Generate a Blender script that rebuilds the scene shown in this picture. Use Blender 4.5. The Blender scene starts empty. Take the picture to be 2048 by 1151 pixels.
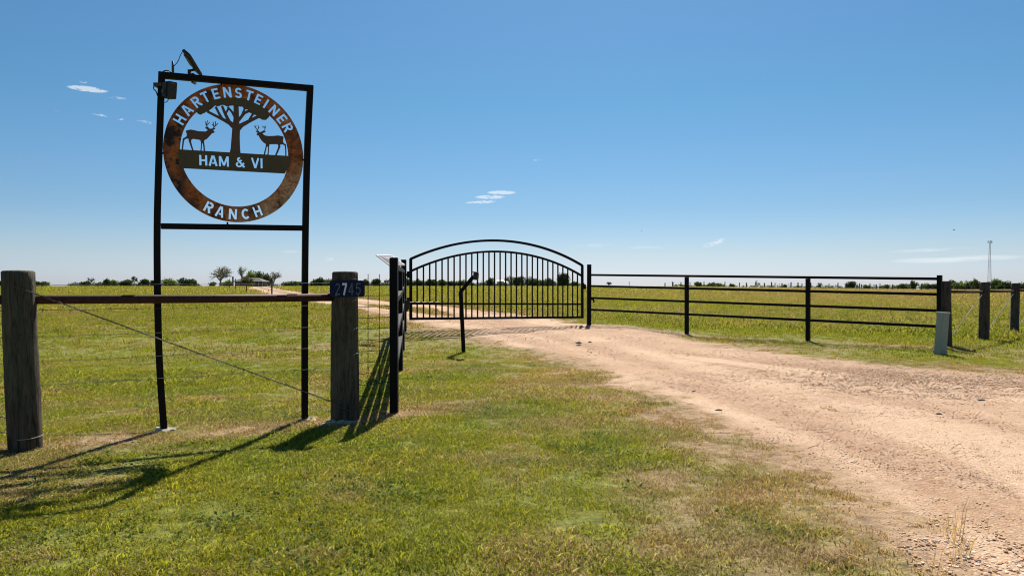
import bpy, bmesh, math, random
import numpy as np
from mathutils import Vector, Matrix
from mathutils.geometry import delaunay_2d_cdt

random.seed(7); rng = np.random.default_rng(11)
PI = math.pi
scene = bpy.context.scene
COL = scene.collection

# ------------------------------------------------------------------ camera, sky, sun, exposure
EYE = 1.1
FPX = 1450.0            # focal length in pixels of the 2048 px wide photograph
HORIZON = 572.0
cam_data = bpy.data.cameras.new('camera')
cam = bpy.data.objects.new('camera', cam_data); COL.objects.link(cam)
cam_data.sensor_width = 36.0
cam_data.lens = 36.0 * FPX / 2048.0
cam_data.clip_start = 0.05; cam_data.clip_end = 9000
cam.location = (0, 0, EYE)
cam.rotation_euler = (math.radians(90) - math.atan((575.5 - HORIZON) / FPX), 0, 0)
scene.camera = cam

SUN_EL = math.radians(47.5)
SUN_AZ = math.radians(8.0)      # clockwise from +Y (the viewing direction)
world = bpy.data.worlds.new('World'); scene.world = world
world.use_nodes = True
wn, wl = world.node_tree.nodes, world.node_tree.links
wn.clear()
w_out = wn.new('ShaderNodeOutputWorld'); w_bg = wn.new('ShaderNodeBackground')
w_bg.inputs['Strength'].default_value = 0.051
sky = wn.new('ShaderNodeTexSky'); sky.sky_type = 'NISHITA'
sky.sun_disc = False
sky.sun_elevation = SUN_EL; sky.sun_rotation = SUN_AZ
sky.altitude = 100; sky.air_density = 1.0; sky.dust_density = 0.35; sky.ozone_density = 3.0
wl.new(w_bg.outputs[0], w_out.inputs[0])

sun_data = bpy.data.lights.new('sun', 'SUN'); sun_data.energy = 5.0; sun_data.angle = math.radians(0.55)
sun_data.color = (1.0, 0.94, 0.85)
sun = bpy.data.objects.new('sun', sun_data); COL.objects.link(sun)
sdir = Vector((math.sin(SUN_AZ) * math.cos(SUN_EL), math.cos(SUN_AZ) * math.cos(SUN_EL), math.sin(SUN_EL)))
sun.rotation_euler = (-sdir).to_track_quat('-Z', 'Y').to_euler()
sun.location = (20, 60, 60)

vs = scene.view_settings
vs.view_transform = 'Standard'; vs.look = 'None'; vs.gamma = 1.0; vs.use_curve_mapping = False
vs.exposure = 0.80
scene.cycles.pixel_filter_type = 'BLACKMAN_HARRIS'; scene.cycles.filter_width = 1.1

# ------------------------------------------------------------------ thin clouds in the sky (by azimuth and elevation)
def wnode(t, **kw):
    n = wn.new(t)
    for k, v in kw.items(): setattr(n, k, v)
    return n
def wmath(op, a, b=None, c=None, clamp=False):
    n = wn.new('ShaderNodeMath'); n.operation = op; n.use_clamp = clamp
    for i, v in enumerate((a, b, c)):
        if v is None: continue
        if isinstance(v, (int, float)): n.inputs[i].default_value = v
        else: wl.new(v, n.inputs[i])
    return n.outputs[0]
tc = wnode('ShaderNodeTexCoord'); sep = wnode('ShaderNodeSeparateXYZ'); wl.new(tc.outputs['Generated'], sep.inputs[0])
az = wmath('ARCTAN2', sep.outputs[0], sep.outputs[1]); el = wmath('ARCSINE', sep.outputs[2])
comb = wnode('ShaderNodeCombineXYZ'); wl.new(az, comb.inputs[0]); wl.new(el, comb.inputs[1])
def wnoise(sx, sy, detail=4, dist=0.3):
    m = wnode('ShaderNodeMapping'); wl.new(comb.outputs[0], m.inputs[0]); m.inputs['Scale'].default_value = (sx, sy, 1)
    n = wnode('ShaderNodeTexNoise'); n.inputs['Scale'].default_value = 1; n.inputs['Detail'].default_value = detail
    n.inputs['Distortion'].default_value = dist; n.inputs['Roughness'].default_value = 0.6
    wl.new(m.outputs[0], n.inputs['Vector']); return n.outputs[0]
fine = wnoise(110, 330, 5, .8); soft = wnoise(14, 90, 5, 1.0)
total = None
def cloud(x, y, w, h, strength, tilt=0.0, kind='fine', cut=0.44):
    """x, y: where it stands as seen at azimuth / elevation, w, h half sizes in the same pixel units"""
    global total
    a0 = math.atan((x - 1024) / FPX); e0 = math.atan((HORIZON - y) / FPX) * math.cos(a0)
    da = w * .92 / FPX * math.cos(a0) ** 2; de = h * .8 / FPX * math.cos(a0)
    dx = wmath('SUBTRACT', az, a0); dy = wmath('SUBTRACT', el, e0)
    dy = wmath('SUBTRACT', dy, wmath('MULTIPLY', dx, tilt))
    r = wmath('ADD', wmath('POWER', wmath('ABSOLUTE', wmath('DIVIDE', dx, da)), 2.0),
              wmath('POWER', wmath('ABSOLUTE', wmath('DIVIDE', dy, de)), 2.0))
    g = wmath('SUBTRACT', 1.0, r, clamp=True)
    nz = fine if kind == 'fine' else soft
    m = wmath('MULTIPLY', wmath('MULTIPLY', wmath('SUBTRACT', wmath('ADD', nz, wmath('MULTIPLY', g, 0.10)), cut + .10 if kind == 'fine' else cut + .2, clamp=True), 9.0 if kind == 'fine' else 5.0, clamp=True), wmath('POWER', g, .6))
    m = wmath('MULTIPLY', m, strength * 1.7 if kind == 'fine' else strength, clamp=True)
    total = m if total is None else wmath('MAXIMUM', total, m)
cloud(176, 176, 46, 7, 1.0, cut=0.30); cloud(162, 161, 16, 4, .55); cloud(235, 194, 22, 4, .3)
cloud(200, 229, 24, 4, .45, -.1); cloud(290, 243, 22, 4, .5, -.1); cloud(243, 238, 9, 3, .5); cloud(116, 221, 12, 3, .3)
cloud(1003, 385, 32, 5, 1.0, cut=0.30); cloud(980, 394, 34, 5, .9, cut=0.34); cloud(962, 404, 36, 4, .9, .05, cut=0.38)
cloud(1075, 320, 12, 3, .3); cloud(655, 518, 34, 8, .8, .12, 'soft', .34); cloud(590, 503, 40, 5, .5, 0, 'soft', .3)
cloud(1290, 495, 45, 6, .5, 0, 'soft', .3); cloud(1430, 485, 30, 8, .5, .3, 'fine', .4)
cloud(1910, 518, 150, 9, .85, 0.02, 'soft', .22); cloud(1850, 500, 110, 6, .6, 0.03, 'soft', .28); cloud(1180, 490, 60, 7, .3, 0.05, 'soft', .3)
cmix = wnode('ShaderNodeMixRGB'); wl.new(wmath('MULTIPLY', total, 0.58, clamp=True), cmix.inputs[0])
# the clear, deep blue of this sky: one colour balance per elevation, the same all round the compass
srmp = wnode('ShaderNodeValToRGB'); wl.new(wmath('DIVIDE', el, math.radians(25), clamp=True), srmp.inputs[0])
while len(srmp.color_ramp.elements) < 6: srmp.color_ramp.elements.new(.5)
for e_, (p_, c_) in zip(srmp.color_ramp.elements, [(0, (.79, .91, 1.36)), (.05, (.78, .895, 1.26)), (.10, (.76, .855, 1.08)), (.23, (.60, .79, .97)), (.55, (.50, .84, .97)), (.9, (.55, .87, 1.03))]):
    e_.position = p_; e_.color = (*c_, 1)
whs = wnode('ShaderNodeMixRGB', blend_type='MULTIPLY'); whs.inputs[0].default_value = 1
wl.new(sky.outputs[0], whs.inputs[1]); wl.new(srmp.outputs[0], whs.inputs[2])
wl.new(whs.outputs[0], cmix.inputs[1]); cmix.inputs[2].default_value = (10.5, 11.0, 11.3, 1)
wl.new(cmix.outputs[0], w_bg.inputs[0])

# ------------------------------------------------------------------ helpers
def tag(o, label=None, cat=None, group=None, kind=None):
    if label: o['label'] = label
    if cat: o['category'] = cat
    if group: o['group'] = group
    if kind: o['kind'] = kind
    return o
def empty(name, loc=(0, 0, 0), label=None, cat=None, group=None):
    o = bpy.data.objects.new(name, None); COL.objects.link(o); o.location = loc
    o.empty_display_size = .1
    return tag(o, label, cat, group)
def link(name, me, mat=None, parent=None, smooth=False):
    if mat is not None: me.materials.append(mat)
    if smooth and len(me.polygons): me.polygons.foreach_set('use_smooth', [True] * len(me.polygons))
    o = bpy.data.objects.new(name, me); COL.objects.link(o)
    if parent is not None:
        o.parent = parent
        o.matrix_parent_inverse = Matrix.Translation(-Vector(parent.location))
    return o
class MB:
    """collects shapes in world coordinates, builds ONE mesh object"""
    def __init__(s): s.v = []; s.f = []
    def add(s, vs_, fs_):
        b = len(s.v); s.v += [tuple(p) for p in vs_]; s.f += [tuple(b + i for i in f) for f in fs_]; return s
    def box(s, c, size, rot=None, bev=0.0):
        bm = bmesh.new(); bmesh.ops.create_cube(bm, size=1)
        bmesh.ops.scale(bm, vec=size, verts=bm.verts)
        if bev: bmesh.ops.bevel(bm, geom=bm.edges[:], offset=bev, segments=2, affect='EDGES', profile=.6)
        M = Matrix.Translation(c) @ (rot.to_4x4() if rot is not None else Matrix.Identity(4))
        bm.verts.ensure_lookup_table()
        s.add([M @ v.co for v in bm.verts], [[v.index for v in f.verts] for f in bm.faces]); bm.free(); return s
    def tube(s, pts, r, n=8, cap=True, square=False, up=None, twist=0.0):
        pts = [Vector(p) for p in pts]; rs = r if isinstance(r, (list, tuple)) else [r] * len(pts)
        if square: n = 4
        rings = []; prev = None
        for i, p in enumerate(pts):
            a = pts[max(i - 1, 0)]; b = pts[min(i + 1, len(pts) - 1)]
            t = (b - a).normalized()
            if prev is None:
                ref = Vector(up) if up is not None else (Vector((0, 0, 1)) if abs(t.z) < .9 else Vector((0, 1, 0)))
            else: ref = prev
            x = (ref - t * ref.dot(t)).normalized(); y = t.cross(x); prev = x
            k = 1.0
            if 0 < i < len(pts) - 1:                       # mitre
                d = (pts[i] - a).normalized().dot((b - pts[i]).normalized()); k = 1 / max(.5, math.sqrt((1 + d) / 2))
            ring = []
            for j in range(n):
                an = 2 * PI * j / n + (PI / 4 if square else 0)
                rr = rs[i] * (math.sqrt(2) if square else 1)
                ring.append(p + (x * math.cos(an) + y * math.sin(an)) * rr * (k if (square and 0 < i < len(pts)-1) else 1))
            rings.append(ring)
        vs_ = [q for ring in rings for q in ring]; fs_ = []
        for i in range(len(rings) - 1):
            for j in range(n): fs_.append((i * n + j, i * n + (j + 1) % n, (i + 1) * n + (j + 1) % n, (i + 1) * n + j))
        if cap: fs_.append(tuple(range(n))[::-1]); fs_.append(tuple((len(rings) - 1) * n + j for j in range(n)))
        return s.add(vs_, fs_)
    def build(s, name, mat, parent=None, smooth=False, bevel=0.0):
        me = bpy.data.meshes.new(name); me.from_pydata(s.v, [], s.f); me.update()
        bm = bmesh.new(); bm.from_mesh(me); bmesh.ops.recalc_face_normals(bm, faces=bm.faces)
        if bevel: bmesh.ops.bevel(bm, geom=[e for e in bm.edges if e.is_manifold and e.calc_face_angle(0) > .6], offset=bevel, segments=2, affect='EDGES')
        bm.to_mesh(me); bm.free()
        return link(name, me, mat, parent, smooth)

# numpy value noise
def _h(ix, iy, seed):
    n = (ix.astype(np.int64) * 374761393 + iy.astype(np.int64) * 668265263 + seed * 1274126177) & 0xffffffff
    n = ((n ^ (n >> 13)) * 1274126177) & 0xffffffff
    return ((n ^ (n >> 16)) & 0xffff) / 65535.0
def vnoise(x, y, s, seed=0):
    x = np.asarray(x, float) / s; y = np.asarray(y, float) / s
    ix = np.floor(x); iy = np.floor(y); fx = x - ix; fy = y - iy
    fx = fx * fx * (3 - 2 * fx); fy = fy * fy * (3 - 2 * fy)
    a = _h(ix, iy, seed); b = _h(ix + 1, iy, seed); c = _h(ix, iy + 1, seed); d = _h(ix + 1, iy + 1, seed)
    return (a * (1 - fx) + b * fx) * (1 - fy) + (c * (1 - fx) + d * fx) * fy
def fbm(x, y, s, seed=0, o=4):
    t = 0; a = .5; n = 0
    for i in range(o): t = t + a * vnoise(x, y, s / 2 ** i, seed + i * 17); n += a; a *= .55
    return t / n
def sst(a, b, x):
    t = np.clip((x - a) / (b - a), 0, 1); return t * t * (3 - 2 * t)

# ------------------------------------------------------------------ terrain
def terrain(x, y):
    x = np.asarray(x, float); y = np.asarray(y, float)
    ys = np.maximum(y, 3.0)
    w = sst(.14, .66, x / ys)
    slope = .0104 * (1 - w) + .0022 * w; crest = 112 + 35 * w
    d = np.clip(ys, 20, None) - 20
    dc = crest - 20
    k = 14.0
    rise = slope * (dc - k * np.logaddexp(0, (dc - d) / k) + k * math.log(1 + math.exp(-20)))
    rise = slope * np.maximum(rise / slope, 0) * sst(16, 34, ys)
    rise = np.minimum(rise, slope * d)
    fall = np.maximum(ys - 680, 0) * .02 * (1 - w) + np.maximum(ys - crest - 12, 0) * .008 * w
    bump = .155 * sst(12.6, 15.6, ys) * sst(4.6, 2.4, x) * sst(-7, -3.5, x) * sst(34, 22, ys)
    far = np.clip(ys / 60, 0, 1)
    rough = (fbm(x, y, 1.7, 5, 3) - .5) * .045 * (1 - far * .5) + (fbm(x, y, .33, 9, 2) - .5) * .014 * (ys < 30)
    return rise - fall + bump + rough
def tz(x, y): return float(terrain(np.array([x]), np.array([y]))[0])

EDGE_L = [(1.75, -6), (1.78, 2.75), (1.82, 3.6), (1.98, 4.6), (1.88, 5.74), (1.6, 7.32), (1.12, 9.22), (.48, 12.4), (-.63, 14.6), (-1.82, 17.1),
          (-2.87, 19.9), (-4.1, 24.0), (-6.5, 30.8), (-9.3, 37), (-13.4, 46.0), (-16.8, 52.6), (-29.6, 83.5), (-41, 112), (-75, 210), (-108, 318)]
EDGE_R = [(30, -6), (30, 4.6), (14, 7.2), (6.26, 8.86), (5.57, 9.3), (5.05, 10.1), (4.43, 11.15), (3.92, 12.5), (3.0, 16.2), (1.75, 17.9), (.56, 22.6), (-.43, 26),
          (-2.03, 31), (-4.04, 35.7), (-6.65, 39.6), (-9.5, 45.6), (-13.6, 54.5), (-25, 79.5), (-37, 112), (-71, 210), (-104, 318)]
ROADPOLY = np.array(EDGE_L + EDGE_R[::-1], float)
def poly_sdf(px, py, poly):
    d2 = np.full(px.shape, 1e12); inside = np.zeros(px.shape, bool); n = len(poly)
    for i in range(n):
        ax, ay = poly[i]; bx, by = poly[(i + 1) % n]
        ex, ey = bx - ax, by - ay; wx, wy = px - ax, py - ay
        t = np.clip((wx * ex + wy * ey) / (ex * ex + ey * ey), 0, 1)
        d2 = np.minimum(d2, (wx - ex * t) ** 2 + (wy - ey * t) ** 2)
        c = ((ay > py) != (by > py)) & (px < (bx - ax) * (py - ay) / (by - ay + 1e-12) + ax)
        inside ^= c
    d = np.sqrt(d2); return np.where(inside, -d, d)
MEDIAN = [(-1.9, 22.5), (-3.6, 28.0), (-6.6, 35.3), (-9.7, 41.6), (-13.8, 50.4), (-27.0, 81.5), (-39, 112), (-73, 210)]
def line_dist(px, py, pts):
    d2 = np.full(px.shape, 1e12)
    for (ax, ay), (bx, by) in zip(pts[:-1], pts[1:]):
        ex, ey = bx - ax, by - ay; t = np.clip(((px - ax) * ex + (py - ay) * ey) / (ex * ex + ey * ey), 0, 1)
        d2 = np.minimum(d2, (px - ax - ex * t) ** 2 + (py - ay - ey * t) ** 2)
    return np.sqrt(d2)
def road_amount(x, y):
    """1 on bare gravel, 0 in turf, with a ragged transition"""
    s = poly_sdf(x, y, ROADPOLY)
    wob = (fbm(x, y, 1.1, 31, 4) - .5) * 1.9 + (fbm(x, y, .25, 41, 3) - .5) * 1.1
    amt = sst(.62, -.50, s + wob * (.62 - .45 * sst(18, 30, y)) - .25 * sst(25, 60, y))
    bare = sst(.50, .60, fbm(x, y, .55, 35, 4)) * sst(1.5, .2, s) * (y < 30)
    fl = line_dist(x, y, [(-4.4, 4.35), (-3.28, 4.95), (-1.38, 6.0), (-1.05, 6.2)])
    bare2 = sst(.49, .60, fbm(x, y, .40, 37, 4)) * sst(.38, .08, fl)
    amt = np.maximum(amt, np.maximum(.38 * bare, .27 * bare2))
    m = line_dist(x, y, MEDIAN)
    med = sst(.62, .25, m + (fbm(x, y, 1.3, 77, 3) - .5) * .5) * sst(21, 25, y)
    return np.clip(amt * (1 - med * .93), 0, 1)
def dry_amount(x, y, road):
    """how straw-coloured the turf is"""
    s = poly_sdf(x, y, ROADPOLY)
    near_road = sst(1.7, 0.0, s) * .50
    f1 = fbm(x, y, 1.6, 51, 4); f2 = fbm(x, y, .42, 61, 3); f3 = fbm(x, y * .35, 9.0, 71, 3)
    # bare strip along the foot of the fence
    fl = line_dist(x, y, [(-4.4, 4.35), (-3.28, 4.95), (-1.38, 6.0), (-1.0, 6.2)])
    strip = sst(.45, .08, fl + (f1 - .5) * .6) * .55
    fr = line_dist(x, y, [(1.9, 17.7), (7.64, 12.97), (11.4, 16.3)])
    strip2 = sst(.9, .2, fr + (f1 - .5) * .8) * .45
    field = sst(14, 60, y) * (.02 + .46 * sst(-.05, .45, x / np.maximum(y, 1)))
    d = (f1 - .40) * 1.05 + .02 * (y < 30) + (f2 - .5) * 1.15 + near_road + strip + strip2 + field + (f3 - .5) * .5 * sst(10, 30, y)
    green_band = sst(2.2, .3, line_dist(x, y, [(2.5, 19.3), (8.6, 14.6), (11.5, 18)])) * .75
    return np.clip(d - green_band, 0, 1)

# ------------------------------------------------------------------ material helpers
def new_mat(name):
    m = bpy.data.materials.new(name); m.use_nodes = True; nt = m.node_tree
    return m, nt.nodes, nt.links, nt.nodes['Principled BSDF']
def noise(nd, lk, scale, detail=4, rough=.55, vec=None, dist=0, stretch=None):
    n = nd.new('ShaderNodeTexNoise'); n.inputs['Scale'].default_value = scale; n.inputs['Detail'].default_value = detail
    n.inputs['Roughness'].default_value = rough; n.inputs['Distortion'].default_value = dist
    if vec is None:
        g = nd.new('ShaderNodeNewGeometry'); vec = g.outputs['Position']
    if stretch:
        mp = nd.new('ShaderNodeMapping'); mp.inputs['Scale'].default_value = stretch; lk.new(vec, mp.inputs[0]); vec = mp.outputs[0]
    lk.new(vec, n.inputs['Vector']); return n.outputs[0]
def ramp(nd, lk, fac, stops, interp='LINEAR'):
    r = nd.new('ShaderNodeValToRGB'); r.color_ramp.interpolation = interp
    els = r.color_ramp.elements
    while len(els) > len(stops): els.remove(els[-1])
    while len(els) < len(stops): els.new(.5)
    for e, (p, c) in zip(els, stops): e.position = p; e.color = (*c, 1) if len(c) == 3 else c
    lk.new(fac, r.inputs[0]); return r.outputs[0]
def mix(nd, lk, fac, a, b, mode='MIX'):
    m = nd.new('ShaderNodeMixRGB'); m.blend_type = mode
    for i, v in enumerate((fac, a, b)):
        if isinstance(v, (int, float)): m.inputs[i].default_value = v
        elif isinstance(v, tuple): m.inputs[i].default_value = (*v, 1)
        else: lk.new(v, m.inputs[i])
    return m.outputs[0]
def mth(nd, lk, op, a, b=None, clamp=False):
    n = nd.new('ShaderNodeMath'); n.operation = op; n.use_clamp = clamp
    for i, v in enumerate((a, b)):
        if v is None: continue
        if isinstance(v, (int, float)): n.inputs[i].default_value = v
        else: lk.new(v, n.inputs[i])
    return n.outputs[0]
def bump(nd, lk, p, h, strength=.4, dist=.01):
    b = nd.new('ShaderNodeBump'); b.inputs['Strength'].default_value = strength; b.inputs['Distance'].default_value = dist
    lk.new(h, b.inputs['Height']); lk.new(b.outputs[0], p.inputs['Normal'])
def plain(name, c1, c2=None, rough=.5, metal=0.0, scale=20, bmp=.15, spec=.5, stretch=None, bdist=.004):
    m, nd, lk, p = new_mat(name)
    g = nd.new('ShaderNodeTexCoord').outputs['Object']
    n = noise(nd, lk, scale, 5, .6, g, .2, stretch)
    lk.new(ramp(nd, lk, n, [(.3, c1), (.7, c2 or tuple(x * 1.25 for x in c1))]), p.inputs['Base Color'])
    p.inputs['Roughness'].default_value = rough; p.inputs['Metallic'].default_value = metal
    p.inputs['Specular IOR Level'].default_value = spec
    if bmp: bump(nd, lk, p, n, bmp, bdist)
    return m

M = {}
M['black_paint'] = plain('black_paint', (.003, .003, .0045), (.006, .0055, .0065), .6, 0, 14, .12, .13)
M['dark_tube'] = plain('dark_tube', (.004, .003, .003), (.010, .006, .005), .6, 0, 9, .2, .15)
M['rusty_pipe'] = plain('rusty_pipe', (.035, .012, .009), (.075, .025, .017), .66, 0, 25, .3, .2)
M['red_pipe'] = plain('red_pipe', (.06, .018, .014), (.09, .03, .022), .6, 0, 25, .2, .3)
M['wire'] = plain('wire', (.05, .045, .04), (.11, .10, .09), .65, 0, 60, 0, .3)
M['bright_wire'] = plain('bright_wire', (.27, .25, .22), (.38, .36, .32), .7, 0, 60, 0, .3)
M['dark_wire'] = plain('dark_wire', (.012, .010, .010), (.022, .018, .018), .8, 0, 60, 0, .1)
M['concrete'] = plain('concrete', (.30, .26, .20), (.48, .43, .35), .9, 0, 30, .5, bdist=.01)
M['pedestal'] = plain('pedestal', (.19, .24, .205), (.24, .29, .25), .5, 0, 5, .05)
M['pedestal_cap'] = plain('pedestal_cap', (.45, .50, .46), None, .4, 0, 5, .05)
M['plastic'] = plain('dark_plastic', (.010, .009, .008), (.022, .018, .015), .6, 0, 40, .2)
M['plastic_grey'] = plain('grey_plastic', (.04, .036, .033), (.065, .058, .052), .6, 0, 40, .1, .3)
M['aluminium'] = plain('aluminium', (.62, .62, .62), (.72, .72, .72), .35, .5, 20, 0)
M['backsheet'] = plain('backsheet', (.13, .12, .16), (.16, .145, .19), .4, 0, 8, 0)
M['plate_blue'] = plain('plate_blue', (.003, .008, .040), (.005, .012, .055), .6, 0, 6, .05, .2)
M['digit_grey'] = plain('digit_grey', (.06, .075, .10), (.10, .12, .15), .4, 0, 30, 0)
M['digit_white'] = plain('digit_white', (.62, .62, .66), (.75, .75, .78), .4, 0, 30, 0)
M['olive_plate'] = plain('olive_plate', (.060, .044, .010), (.078, .056, .014), .6, 0, 8, .1)
M['brown_plate'] = plain('brown_plate', (.075, .036, .014), (.10, .050, .020), .6, 0, 8, .1)
M['stone'] = plain('stone', (.05, .045, .04), (.12, .10, .09), .9, 0, 30, .3)
M['roof'] = plain('roof', (.028, .026, .028), (.045, .042, .045), .8, 0, 1.5, 0)
M['wall_brown'] = plain('wall_brown', (.16, .10, .07), (.2, .13, .09), .8, 0, 2, 0)
M['wall_white'] = plain('wall_white', (.7, .68, .62), (.78, .76, .7), .7, 0, 2, 0)
M['glass_dark'] = plain('glass_dark', (.02, .025, .03), (.03, .035, .04), .1, 0, 2, 0)
M['galvanised'] = plain('galvanised', (.30, .33, .37), (.38, .41, .45), .5, .3, 2, 0)
M['far_post'] = plain('far_post', (.035, .03, .028), (.07, .06, .05), .9, 0, 5, 0)
M['feather'] = plain('feather', (.02, .018, .017), (.04, .035, .03), .7, 0, 5, 0)

def rust_material():
    m, nd, lk, p = new_mat('rusted_steel')
    g = nd.new('ShaderNodeNewGeometry').outputs['Position']
    n1 = noise(nd, lk, 9, 8, .68, g, .6); n2 = noise(nd, lk, 3.2, 5, .6, g, .8); n3 = noise(nd, lk, 45, 5, .7, g)
    base = ramp(nd, lk, n1, [(.34, (.035, .012, .008)), (.43, (.17, .050, .012)), (.52, (.34, .095, .014)), (.62, (.42, .16, .035)), (.74, (.50, .30, .12))])
    # paler scale lower right, blistered dark scale on the left
    sp = nd.new('ShaderNodeSeparateXYZ'); lk.new(g, sp.inputs[0])
    right = mth(nd, lk, 'MULTIPLY', mth(nd, lk, 'SUBTRACT', mth(nd, lk, 'ADD', mth(nd, lk, 'MULTIPLY', sp.outputs[0], 1.0), mth(nd, lk, 'MULTIPLY', sp.outputs[2], -1.0)), -3.98), 1.7, True)
    right = mth(nd, lk, 'MULTIPLY', right, mth(nd, lk, 'MULTIPLY', mth(nd, lk, 'SUBTRACT', n2, .30), 5.0, True), True)
    pale = ramp(nd, lk, n1, [(.36, (.10, .04, .02)), (.46, (.42, .27, .13)), (.62, (.60, .52, .36))])
    c = mix(nd, lk, right, base, pale)
    left = mth(nd, lk, 'MULTIPLY', mth(nd, lk, 'SUBTRACT', -2.50, sp.outputs[0]), 16.0, True)
    blis = mth(nd, lk, 'MULTIPLY', mth(nd, lk, 'SUBTRACT', mth(nd, lk, 'ADD', mth(nd, lk, 'MULTIPLY', n2, .5), mth(nd, lk, 'MULTIPLY', n1, .5)), .475), 22.0, True)
    c = mix(nd, lk, mth(nd, lk, 'MULTIPLY', left, blis), c, (.016, .009, .010))
    c = mix(nd, lk, .6, c, ramp(nd, lk, n3, [(.36, (.25, .2, .2)), (.5, (1, 1, 1)), (.66, (1.5, 1.4, 1.25))]), 'MULTIPLY')
    lk.new(c, p.inputs['Base Color']); p.inputs['Roughness'].default_value = .8
    bump(nd, lk, p, n3, .35, .004); return m
M['rust'] = rust_material()

def wood_material(name, tint):
    m, nd, lk, p = new_mat(name)
    g = nd.new('ShaderNodeTexCoord').outputs['Object']
    n1 = noise(nd, lk, 5, 6, .65, g, .4, (7, 7, .8)); n2 = noise(nd, lk, 2.2, 5, .6, g, .5, (1, 1, .45)); n3 = noise(nd, lk, 40, 3, .6, g, 0, (3, 3, .35))
    a = tuple(x * .30 for x in tint); b = tint; c = tuple(x * 1.6 for x in tint)
    col = ramp(nd, lk, n1, [(.33, a), (.5, b), (.7, c)])
    col = mix(nd, lk, mth(nd, lk, 'MULTIPLY', mth(nd, lk, 'SUBTRACT', n2, .45), 3, True), col, mix(nd, lk, .6, col, (.10, .12, .075)))
    col = mix(nd, lk, .6, col, ramp(nd, lk, n3, [(.36, (.25, .22, .2)), (.5, (1, 1, 1))]), 'MULTIPLY')
    lk.new(col, p.inputs['Base Color']); p.inputs['Roughness'].default_value = .88; p.inputs['Specular IOR Level'].default_value = .25
    h = mth(nd, lk, 'ADD', n1, mth(nd, lk, 'MULTIPLY', n3, .6)); bump(nd, lk, p, h, .8, .02); return m
M['wood_grey'] = wood_material('weathered_post', (.082, .064, .042))
M['wood_dark'] = wood_material('dark_post', (.075, .058, .05))

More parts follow.
